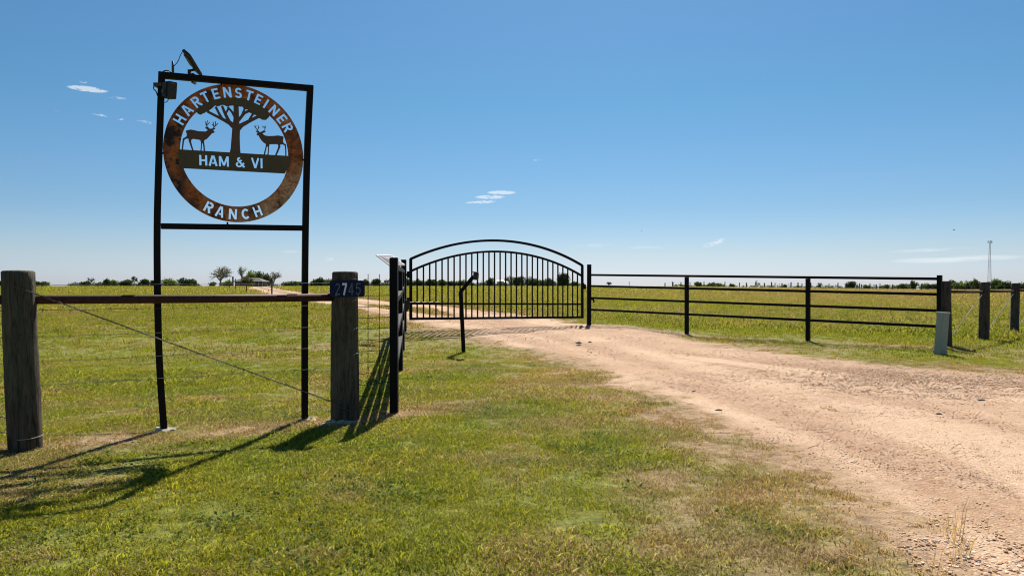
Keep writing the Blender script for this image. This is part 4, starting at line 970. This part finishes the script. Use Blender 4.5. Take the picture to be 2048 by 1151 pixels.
MB().box(pbz + tilt * (Lh * .55) + Rt @ Vector((.035, -.068, -.06)), (.02, .012, .035), Rt, .003).build('lock', M['plastic'], ped)
MB().box(pbz + tilt * (Lh * .25) + Rt @ Vector((-.035, -.0665, 0)), (.018, .004, .16), Rt).build('marker_stripe', M['plastic_grey'], ped)

# keypad post
kp = empty('keypad_post', (-.79, 11.9, 0), 'black bent gooseneck keypad post standing in the grass before the gate', 'keypad post')
ku = .00821
MB().tube([P3(927.5, 709, ku), P3(921.5, 583, ku), P3(947.5, 552, ku)], .031, square=True, up=(0, 1, 0)).build('stem', mpbl, kp, bevel=.003)
kc = P3(951.5, 552, ku); kr = Matrix.Rotation(math.radians(4), 3, 'Y')
MB().box(kc, (.082, .10, .125), kr, .012).build('keypad_box', M['plastic'], kp)
MB().box(kc + Vector((0, -.03, .066)), (.10, .12, .012), kr, .004).build('hood', M['plastic'], kp)
MB().box(kc + Vector((.045, 0, 0)), (.006, .07, .09), kr, .002).build('keypad', M['plastic_grey'], kp)

# a few stones on the driveway
for i, (px_, py, s) in enumerate(((1158, 689, .055), (1388, 779, .02), (1437, 817, .03), (1963, 797, .032), (1878, 825, .026), (1180, 688, .035))):
    u = EYE / (py - HORIZON) * .985; p = P3(px_, py, u); zz = tz(p.x, p.y)
    me = pebble(100 + i); me.transform(Matrix.Diagonal((s, s * .8, s * .7, 1))); o = link('stone', me, M['stone']); o.location = (p.x, p.y, zz + s * .3)
    tag(o, ['flat dark stone on the driveway just past the keypad post', 'tiny dark stone on the pale driveway edge', 'dark stone where the turf meets the driveway', 'largest dark stone on the driveway at right', 'dark wedge shaped stone left of the largest stone', 'low brown clod beside the flat dark stone'][i], 'stone')

# ------------------------------------------------------------------ trees
def crown_mesh(lobes, n, leaf, seed, mat, name, parent, hollow=.45):
    r = np.random.default_rng(seed); vol = np.array([l[3] * l[4] * l[5] for l in lobes]) ** .67; pr = vol / vol.sum()
    k_ = r.choice(len(lobes), n, p=pr); L = np.array(lobes)[k_]
    d = r.normal(size=(n, 3)); d /= np.linalg.norm(d, axis=1)[:, None]; rad = hollow + (1 - hollow) * r.random(n) ** .6
    rad *= 1 + .18 * r.normal(size=n)
    c = L[:, :3] + d * rad[:, None] * L[:, 3:6]
    a = r.normal(size=(n, 3)); a /= np.linalg.norm(a, axis=1)[:, None]; b = np.cross(a, r.normal(size=(n, 3))); b /= np.linalg.norm(b, axis=1)[:, None]
    s = leaf * (.5 + r.random(n))[:, None]
    V = np.stack([c - a * s, c + b * s * .6, c + a * s, c - b * s * .6], 1).reshape(-1, 3)
    me = bpy.data.meshes.new(name); me.vertices.add(4 * n); me.vertices.foreach_set('co', V.ravel().astype(np.float32)); me.loops.add(4 * n); me.polygons.add(n)
    me.loops.foreach_set('vertex_index', np.arange(4 * n)); me.polygons.foreach_set('loop_start', np.arange(n) * 4); me.polygons.foreach_set('loop_total', np.full(n, 4)); me.update(calc_edges=True)
    lobe_sh = r.random(len(lobes))[k_] * .6; sh = np.repeat(np.clip(lobe_sh + .4 * r.random(n), 0, 1), 4)
    at = me.attributes.new('shade', 'FLOAT', 'POINT'); at.data.foreach_set('value', sh.astype(np.float32))
    return link(name, me, mat, parent)
def tree(px_, w, ytop, D, label, kind='dark', lobes_n=9, seed=0, group='trees along the horizon', bare=False, dens=1.0, base=None, name='tree'):
    u = D / FPX; x = (px_ - 1024) * u; z0 = tz(x, D) - .1; H = (EYE + (HORIZON - ytop + 2.6) * u - z0); W = w * u * (1.0 if bare else 1.22)
    r = random.Random(seed * 7 + int(px_)); t = empty(name, (x, D, z0), label, 'tree', group)
    mb = MB(); tk = max(.10, H * .028)
    if bare:
        tips = []
        def br(p, d, L, rad, lev):
            q = p + d * L * .5 + Vector((r.uniform(-1, 1), r.uniform(-1, 1), r.uniform(-.3, .6))) * L * .09; e = p + d * L
            mb.tube([p, q, e], [rad, rad * .85, rad * .65], 5 if lev < 2 else 3, cap=False); 
            if lev >= 5: tips.append(e); return
            if lev >= 3: tips.append(e)
            for _ in range((3, 4, 3, 2, 2)[lev]):
                nd_ = (d + Vector((r.uniform(-1, 1), r.uniform(-1, 1), r.uniform(-.55, .55))) * (.95, 1.15, 1.0, .9, .9)[lev]).normalized()
                br(e - d * L * r.uniform(0, .5 if lev else .15), nd_, L * (r.uniform(.85, 1.1) if lev == 0 else r.uniform(.62, .85)), rad * .6, lev + 1)
        s_ = H / 5.6
        for k_ in range(2 if W > H else 1): br(Vector((x, D, z0)), Vector((r.uniform(-.25, .25), 0, 1)).normalized(), s_, tk * 1.2, 0)
        # fit to the size it has
        vs_ = np.array(mb.v); mx = np.abs(vs_[:, 0] - x).max(); mz = vs_[:, 2].max() - z0
        sx = (W / 2) / mx; sz = H / mz; mb.v = [tuple((x + (a - x) * sx, D + (b_ - D) * sx, z0 + (c_ - z0) * sz)) for a, b_, c_ in mb.v]
        mb.build('trunk', M['bark_pale'] if kind == 'grey' else M['bark'], t)
        tp = [(x + (e.x - x) * sx, D + (e.y - D) * sx, z0 + (e.z - z0) * sz, W * .07, W * .07, H * .05) for e in tips]
        crown_mesh(tp, int(620 * dens), max(.10, .42 * D / 725), seed, LEAFS[kind], 'crown', t, .0)
        return t
    mb.tube([(x, D, z0 - .2), (x + .02 * H, D, z0 + H * .3), (x - .02 * H, D, z0 + H * .6)], [tk, tk * .8, tk * .4], 7)
    lobes = []
    for i in range(lobes_n):
        a = r.uniform(-1, 1); zc = r.uniform(.26, .84) if i else .80
        xr = W * .5 * math.sqrt(max(.05, 1 - ((zc - .5) * 1.7) ** 2)) * .62
        lx, ly = x + a * xr, D + r.uniform(-.5, .5) * W * .5
        rs_ = W * r.uniform(.13, .24); tp_ = H * (1 - .5 * (2 * (lx - x) / W) ** 2) * (r.uniform(.72, 1.02) if i else 1.02)
        zc = (tp_ * r.uniform(.62, .8)) / H; rz = tp_ - zc * H
        lobes.append((lx, ly, z0 + H * zc, rs_, rs_, max(rz, H * .1)))
        if i % 2: lobes.append((lx, ly, z0 + H * zc * .5, rs_ * .9, rs_ * .9, H * .28))
        mb.tube([(x, D, z0 + H * .25), ((x + lx) / 2, (D + ly) / 2, z0 + H * (.25 + zc) / 2), (lx, ly, z0 + H * zc)], [tk * .5, tk * .35, tk * .15], 4, cap=False)
    lobes.append((x, D, z0 + H * .42, W * .34, W * .3, H * .36))
    mb.build('trunk', M['bark'], t)
    crown_mesh(lobes, int(1500 * dens), max(.16, .62 * D / 725), seed, LEAFS[kind], 'crown', t)
    return t
TREES = [
 (6, 12, 562, 300, 'dark tree at the left edge behind the first post', 'dark', 1.0, False),
 (74, 16, 564, 300, 'small dark tree just right of the leftmost post', 'dark', .6, False),
 (88, 18, 564.5, 320, 'low round tree second from the leftmost post', 'mid', .6, False),
 (168, 26, 564, 310, 'low spreading tree under the thin leaning tree', 'dark', .7, False),
 (180, 18, 557.5, 300, 'thin leaning dark tree with a crooked top on the left skyline', 'dark', .5, True),
 (205, 24, 566, 320, 'low pale green tree left of the double topped tree', 'mid', .6, False),
 (214, 14, 560, 300, 'double topped dark tree halfway between post and sign', 'dark', .7, False),
 (228, 16, 561, 310, 'upright light green tree right of the double topped tree', 'light', .6, False),
 (252, 24, 560.5, 300, 'round dark tree left of the tall wispy tree', 'dark', .9, False),
 (268, 15, 554, 300, 'tall wispy tree rising left of the sign', 'mid', .7, True),
 (292, 22, 560, 305, 'dark broken crowned tree just left of the sign pole', 'dark', .8, False),
 (306, 12, 562, 320, 'dark tree partly behind the left sign pole', 'dark', .7, False),
 (338, 30, 558, 290, 'bright light green round tree inside the sign frame', 'light', 1.0, False),
 (372, 28, 556.5, 300, 'dark dense tree between the light green tree and the big branching tree', 'dark', 1.1, False),
 (386, 20, 560, 310, 'dark tree joined to the right of the dense tree', 'dark', .8, False),
 (425, 14, 566, 300, 'small dark bush at the left foot of the big branching tree', 'dark', .5, False),
 (440, 48, 532.5, 250, 'big open branching tree with sparse grey leaves inside the sign frame', 'grey', 2.0, True),
 (454, 20, 562, 262, 'green bush at the foot of the big branching tree', 'light', .8, False),
 (483, 24, 534, 345, 'bare upright tree behind the farmhouse roof', 'grey', .5, True),
 (505, 30, 543, 350, 'tall bright green tree behind the farmhouse', 'light', 1.3, False),
 (519, 34, 543.5, 352, 'dark tree right behind the farmhouse roof ridge', 'dark', 1.3, False),
 (536, 26, 549, 340, 'olive tree at the right end of the farmhouse', 'olive', 1.1, False),
 (497, 24, 553, 200, 'young pale green tree standing before the farmhouse', 'olive', .8, False),
 (547, 28, 545, 210, 'nearly bare small tree right of the farmhouse by the track', 'grey', .5, True),
 (585, 30, 564, 320, 'low wide tree left of the right sign pole', 'mid', .9, False),
 (600, 22, 565, 330, 'low dark tree touching the right sign pole', 'dark', .7, False),
 (628, 18, 563, 310, 'sparse tree just right of the right sign pole', 'mid', .6, False),
 (645, 34, 556.5, 300, 'wide dark tree left of the numbered post', 'dark', 1.4, False),
 (664, 22, 557.5, 310, 'brownish tree touching the numbered post', 'olive', .9, False),
 (730, 16, 560, 300, 'round dark tree right of the numbered post', 'dark', .8, False),
 (752, 20, 559, 300, 'round dark tree seen through the wire mesh', 'dark', 1.0, False),
 (774, 14, 560.5, 310, 'pale see-through tree left of the pipe fence', 'grey', .5, True),
 (815, 14, 559, 300, 'dark tree between the hinge post and gate', 'dark', .7, False),
 (832, 26, 560, 310, 'low dark tree behind the first gate bars', 'dark', 1.0, False),
 (862, 26, 560, 300, 'dark tree behind the left quarter of the gate', 'dark', 1.0, False),
 (884, 26, 561.5, 310, 'lower green tree behind the left quarter of the gate', 'mid', .9, False),
 (905, 22, 563, 320, 'dark tree left of the keypad post top', 'dark', .7, False),
 (926, 24, 562, 320, 'brownish green tree beneath the keypad arm', 'olive', .7, False),
 (980, 18, 557, 330, 'dark flat topped tree left of the white barn', 'dark', .7, False),
 (1020, 26, 553, 330, 'pale leafless tree right of the white barn', 'grey', .5, True),
 (1032, 22, 554.5, 320, 'light green tree joining the pale leafless tree', 'mid', .9, False),
 (1046, 30, 552, 315, 'large open crowned tree right of the gate middle', 'dark', 1.2, True),
 (1062, 30, 557, 320, 'dark rounded tree right of the open crowned tree', 'dark', 1.0, False),
 (1082, 22, 562, 330, 'low dark tree in the dip right of the gate middle', 'mid', .7, False),
 (1098, 20, 557.5, 300, 'small open tree left of the big round tree', 'mid', .7, True),
 (1101, 26, 561.5, 312, 'low dark tree at the foot of the small open tree', 'dark', .8, False),
 (1127, 31, 547.5, 260, 'big round dark green tree standing alone behind the right of the gate', 'dark', 2.2, False),
 (1150, 14, 565, 330, 'tiny dark tree between the big round tree and the gate edge', 'dark', .4, False),
 (1218, 12, 564.5, 400, 'tiny lone tree above the second rail of the right pipe fence', 'dark', .3, True),
 (1396, 14, 565, 420, 'small round tree just right of the first pipe fence post', 'olive', .5, False),
 (1432, 32, 567, 430, 'low domed tree right of the first pipe fence post', 'dark', .9, False),
 (1464, 10, 569, 420, 'dark little bush right of the domed tree', 'dark', .3, False),
 (1515, 11, 563, 430, 'wispy upright tree left of the second pipe fence post', 'olive', .35, True),
 (1569, 9, 570, 300, 'dark small bush on the skyline left of the second pipe fence post', 'dark', .3, False),
 (1640, 12, 567, 300, 'dark crooked bush right of the second pipe fence post', 'dark', .3, True),
 (1701, 23, 563.5, 300, 'flat topped dark tree alone on the right skyline', 'dark', 1.2, False),
 (1735, 14, 570.5, 300, 'low dark bush pair right of the flat topped tree', 'dark', .4, False),
 (1772, 12, 571, 330, 'small green bush left of the right hand wood', 'mid', .3, False),
 (1827, 15, 562.5, 330, 'tallest tree of the wood left of the pipe fence end', 'mid', .9, False),
 (1808, 24, 569, 340, 'low tree at the left end of the right hand wood', 'mid', .7, False),
 (1850, 24, 567, 335, 'green tree just left of the end of the pipe fence', 'mid', .8, False),
 (1870, 20, 568, 335, 'green tree hidden by the end post of the pipe fence', 'dark', .7, False),
 (1907, 22, 561, 300, 'dark tree right of the first wooden post', 'dark', 1.0, False),
 (1921, 22, 563, 290, 'light green rounded tree right of the first wooden post', 'light', .9, False),
 (1938, 20, 562, 300, 'dark tree midway between the two wooden posts', 'dark', .8, False),
 (1953, 26, 559.5, 290, 'tall green tree left of the second wooden post', 'mid', 1.1, False),
 (1988, 28, 558, 300, 'tall green tree at the foot of the lattice tower', 'mid', 1.2, False),
 (2003, 24, 564, 295, 'low dark tree right of the lattice tower', 'dark', .8, False),
 (2017, 15, 563.5, 290, 'round dark tree left of the last wooden post', 'dark', .7, False),
 (2042, 26, 567, 300, 'dark low tree at the right edge of the picture', 'dark', .9, False)]
for i, (px_, w, yt, D, lb, kd, dn, br_) in enumerate(TREES):
    tree(px_, w, yt, D, lb, kd, 8, 100 + i, bare=br_, dens=dn, name='tree')
def hedge(x0, x1, yt, D, label, kind, n, seed):
    r = random.Random(seed); u = D / FPX; lobes = []
    px_ = x0
    while px_ < x1:
        x = (px_ - 1024) * u; z0 = tz(x, D); h = (EYE + (HORIZON - (yt - 1.8 + r.uniform(-2.5, 2.5))) * u - z0); rr_ = r.uniform(3.5, 7) * u
        lobes.append((x, D + r.uniform(-6, 6), z0 + h * .5, rr_, rr_, max(h * .52, .3))); px_ += 3.2
    o = crown_mesh(lobes, n, .6 * D / 725, seed, LEAFS[kind], 'hedgerow', None, .3); tag(o, label, None, None, 'stuff')
hedge(715, 1160, 566.5, 345, 'continuous far hedge seen through the gate', 'dark', 9000, 1)
hedge(560, 712, 568, 345, 'continuous far hedge behind the right sign pole', 'dark', 2600, 2)
hedge(150, 312, 568.3, 340, 'low far scrub on the left skyline', 'mid', 2400, 3)
hedge(1350, 1470, 571.2, 430, 'low far scrub behind the first pipe fence post', 'dark', 1200, 4)
hedge(1490, 1800, 573.0, 430, 'thin strip of scrub behind the distant fence', 'mid', 3600, 5)
hedge(1790, 2080, 571.5, 345, 'undergrowth at the foot of the right hand wood', 'mid', 5200, 6)
hedge(330, 400, 569, 330, 'low scrub under the trees inside the sign frame', 'dark', 900, 7)

# ------------------------------------------------------------------ farmhouse, barn, tower, poles
fu = 330 / FPX; fz = 1.15
fh = empty('farmhouse', ((501 - 1024) * fu, 330, fz), 'low farmhouse with dark hipped roof at the end of the driveway', 'house')
x0, x1 = (470.5 - 1024) * fu, (531 - 1024) * fu; ze = EYE + (HORIZON - 562.3) * fu; zr = EYE + (HORIZON - 555.2) * fu; y0 = 326
MB().box(((x0 + 1 + x0 + 8) / 2, y0 + 5, (fz + ze) / 2 - .15), (6.6, 7.5, ze - fz + .1)).build('wall', M['wall_brown'], fh)
MB().box(((x0 + 8 + x1 - .6) / 2, y0 + 6.4, (fz + ze) / 2 - .15), (x1 - x0 - 9, 5, ze - fz + .1)).build('wall', M['wall_brown'], fh)
rx0, rx1 = x0 - .2, x1 + .2
MB().add([(rx0, y0, ze - .1), (rx1, y0, ze - .1), (rx1, y0 + 10, ze - .1), (rx0, y0 + 10, ze - .1), (rx0 + 3.6, y0 + 5, zr), (rx1 - 3.6, y0 + 5, zr), (rx0, y0, ze - .3), (rx1, y0, ze - .3), (rx1, y0 + 10, ze - .3), (rx0, y0 + 10, ze - .3)],
         [(0, 1, 5, 4), (1, 2, 5), (2, 3, 4, 5), (3, 0, 4), (0, 1, 7, 6), (1, 2, 8, 7), (2, 3, 9, 8), (3, 0, 6, 9), (6, 7, 8, 9)]).build('roof', M['roof'], fh)
for i in range(4): MB().box((x0 + 8.4 + i * 1.75, y0 + .5, (fz + ze) / 2 - .1), (.16, .16, ze - fz)).build('veranda_post', M['wall_white'], fh)
MB().box(((x0 + 8 + x1) / 2, y0 + .6, fz + .55), (x1 - x0 - 8.6, .08, .5)).build('veranda_rail', M['wall_brown'], fh)
for i in range(2): 
    wv = MB().box((x0 + 2.6 + i * 3.0, y0 + 1.22, fz + 1.3), (1.1, .06, 1.1)).build('window', M['wall_white'], fh)
    MB().box((x0 + 2.6 + i * 3.0, y0 + 1.17, fz + 1.3), (.9, .06, .9)).build('window_pane', M['glass_dark'], fh)
MB().box((x0 + 10, y0 + 3.86, fz + 1.05), (.95, .06, 2.0)).build('door', M['roof'], fh)
gp = MB().tube([P3(465.8, 571.5, .14), P3(465.8, 552.7, .14)], .22, 8).build('gate_pillar', M['far_post']); tag(gp, 'thick dark pillar beside the track left of the farmhouse', 'post')
bu = 354 / FPX; bz = tz((998 - 1024) * bu, 354)
bn = empty('barn', ((998 - 1024) * bu, 354, bz), 'white roofed farm buildings half hidden in the trees behind the gate', 'barn')
for cx, w, yt, ye in ((984, 10, 559, 561.5), (1001, 14, 559.5, 562), (1010, 6, 562.5, 564)):
    xx = (cx - 1024) * bu; ww = w * bu; zt_ = EYE + (HORIZON - yt) * bu; zee = EYE + (HORIZON - ye) * bu
    wl_ = MB().box((xx, 353.5, (bz + zee) / 2), (ww, 4, zee - bz)).build('wall', M['wall_white'], bn)
    MB().add([(xx - ww * .55, 351, zee), (xx + ww * .55, 351, zee), (xx + ww * .55, 356, zee), (xx - ww * .55, 356, zee), (xx - ww * .5, 353.5, zt_), (xx + ww * .5, 353.5, zt_)], [(0, 1, 5, 4), (2, 3, 4, 5), (1, 2, 5), (3, 0, 4), (0, 1, 2, 3)]).build('roof', M['wall_white'], bn)
tu = 620 / FPX; tx_, tzb = (1980 - 1024) * tu, tz((1980 - 1024) * tu, 620); tzt = EYE + (HORIZON - 484) * tu
tw = empty('lattice_tower', (tx_, 620, tzb), 'tall grey steel lattice tower with antennas above the far trees', 'tower')
def tl_(i, t): a = 2 * PI * i / 3 + .5; R_ = 2.0 - 1.5 * t; return Vector((tx_ + R_ * math.cos(a), 620 + R_ * math.sin(a), tzb + (tzt - tzb) * t))
for i in range(3): MB().tube([tl_(i, 0), tl_(i, 1)], .12, 5).build('leg', M['galvanised'], tw)
mbb = MB(); nbr = 24
for k_ in range(nbr):
    for i in range(3): mbb.tube([tl_(i, k_ / nbr), tl_((i + 1) % 3, (k_ + 1) / nbr)], .07, 3).tube([tl_(i, (k_ + 1) / nbr), tl_((i + 1) % 3, (k_ + 1) / nbr)], .05, 3)
tag(mbb.build('bracing', M['galvanised'], tw), kind='stuff')
for i in range(3):
    a = 2 * PI * i / 3; MB().box((tx_ + 1.5 * math.cos(a), 620 + 1.5 * math.sin(a), tzt + .2), (.5, .5, 2.0)).build('antenna', M['galvanised'], tw)
MB().tube([(tx_ + 1.5 * math.cos(a), 620 + 1.5 * math.sin(a), tzt - .3) for a in [k_ * PI / 6 for k_ in range(13)]], .12, 4).build('antenna_platform', M['galvanised'], tw)
MB().tube([(tx_, 620, tzt), (tx_, 620, tzt + 1.8)], .08, 5).build('mast_tip', M['galvanised'], tw)
for px_, yt, lb in ((1344.5, 562.5, 'thin lone pole on the skyline left of the first pipe fence post'), (1258.5, 563, 'thin lone pole on the skyline above the second rail')):
    u = 420 / FPX; x = (px_ - 1024) * u; zb_ = tz(x, 420)
    up_ = empty('utility_pole', (x, 420, zb_), lb, 'pole', 'thin poles on the skyline')
    MB().tube([(x, 420, zb_), (x, 420, EYE + (HORIZON - yt) * u)], .13, 6).build('pole', M['far_post'], up_)
    MB().box((x, 420, EYE + (HORIZON - yt) * u - .5), (1.2, .12, .12)).build('crossarm', M['far_post'], up_)

# distant post and wire fence along the right skyline
df = empty('distant_fence', ((1600 - 1024) * 190 / FPX, 190, tz(76, 190)), 'long row of distant fence posts along the right skyline', 'fence')
pm = None; rr = random.Random(9)
dpx = [1330, 1346, 1362, 1380, 1408, 1428, 1450, 1479, 1493, 1512, 1529, 1543, 1550, 1564, 1582, 1596, 1604, 1622, 1642, 1658, 1676, 1693, 1714, 1719, 1723, 1740, 1753, 1760, 1775, 1785, 1796, 1807, 1818, 1832, 1843, 1856, 1866, 1900, 1914, 1930, 1946]
prev = None; wpts = []
for i, px_ in enumerate(dpx):
    D = 148 + rr.uniform(-1.5, 1.5); u = D / FPX; x = (px_ - 1024) * u; zb_ = tz(x, D); h = rr.choice((1.05, 1.2, .85, 1.25)); hw = rr.choice((.06, .09, .07))
    MB().box((x, D, zb_ + h / 2 - .1), (hw * 2, hw * 2, h + .2)).build('post', M['far_post'], df); wpts.append(Vector((x, D, zb_)))
for zz in (.45, .9): MB().tube([p + Vector((0, 0, zz)) for p in wpts], .008, 3, cap=False).build('wire', M['wire'], df)
MB().tube([wpts[12] + Vector((0, 0, .85)), wpts[13] + Vector((-1.2, 0, 1.05))], .05, 5).build('brace_rail', M['far_post'], df)
# roadside fence running to the farmhouse
sf = empty('roadside_fence', (-19, 60, .5), 'line of slim posts with wire left of the driveway inside the sign frame', 'fence')
wpts = []
for px_, D in ((600, 24.5), (560.5, 31.5), (543.5, 39), (514, 52), (493, 67), (480, 78), (470.5, 88), (458.7, 104)):
    if px_ in (600, 560.5, 514, 480): 
        if px_ != 560.5 and px_ != 600: pass
    u = D / FPX; x = (px_ - 1024) * u; zb_ = tz(x, D)
    if px_ in (543.5, 493, 470.5, 458.7): MB().tube([(x, D, zb_ - .2), (x + .01, D, zb_ + 1.32)], .04 if px_ > 480 else .05, 6).build('post', M['far_post'], sf)
    if D > 38: wpts.append(Vector((x, D, zb_)))
for zz in (.5, .85, 1.2): MB().tube([p + Vector((0, 0, zz)) for p in wpts], .005, 3, cap=False).build('wire', M['wire'], sf)

# birds
for px_, py, D, lb in ((1907.5, 460, 120, 'small dark bird flying in the sky left of the lattice tower'), (1283, 461, 190, 'tiny dark bird high above the right pipe fence')):
    c = P3(px_, py, D / FPX); bd = empty('bird', tuple(c), lb, 'bird', 'birds in the sky')
    MB().tube([c + Vector((-.16, 0, 0)), c + Vector((-.05, 0, .02)), c + Vector((.08, 0, .01)), c + Vector((.2, 0, -.01))], [.015, .05, .05, .01], 6).build('body', M['feather'], bd, True)
    for s_ in (-1, 1): MB().add([c + Vector((-.07, 0, .02)), c + Vector((.07, 0, .02)), c + Vector((.05, s_ * .22, .13)), c + Vector((.0, s_ * .36, .08)), c + Vector((-.05, s_ * .2, .12)), c + Vector((0, s_ * .1, .03))], [(0, 1, 2, 4), (4, 2, 3), (0, 1, 5)]).build('wing', M['feather'], bd)
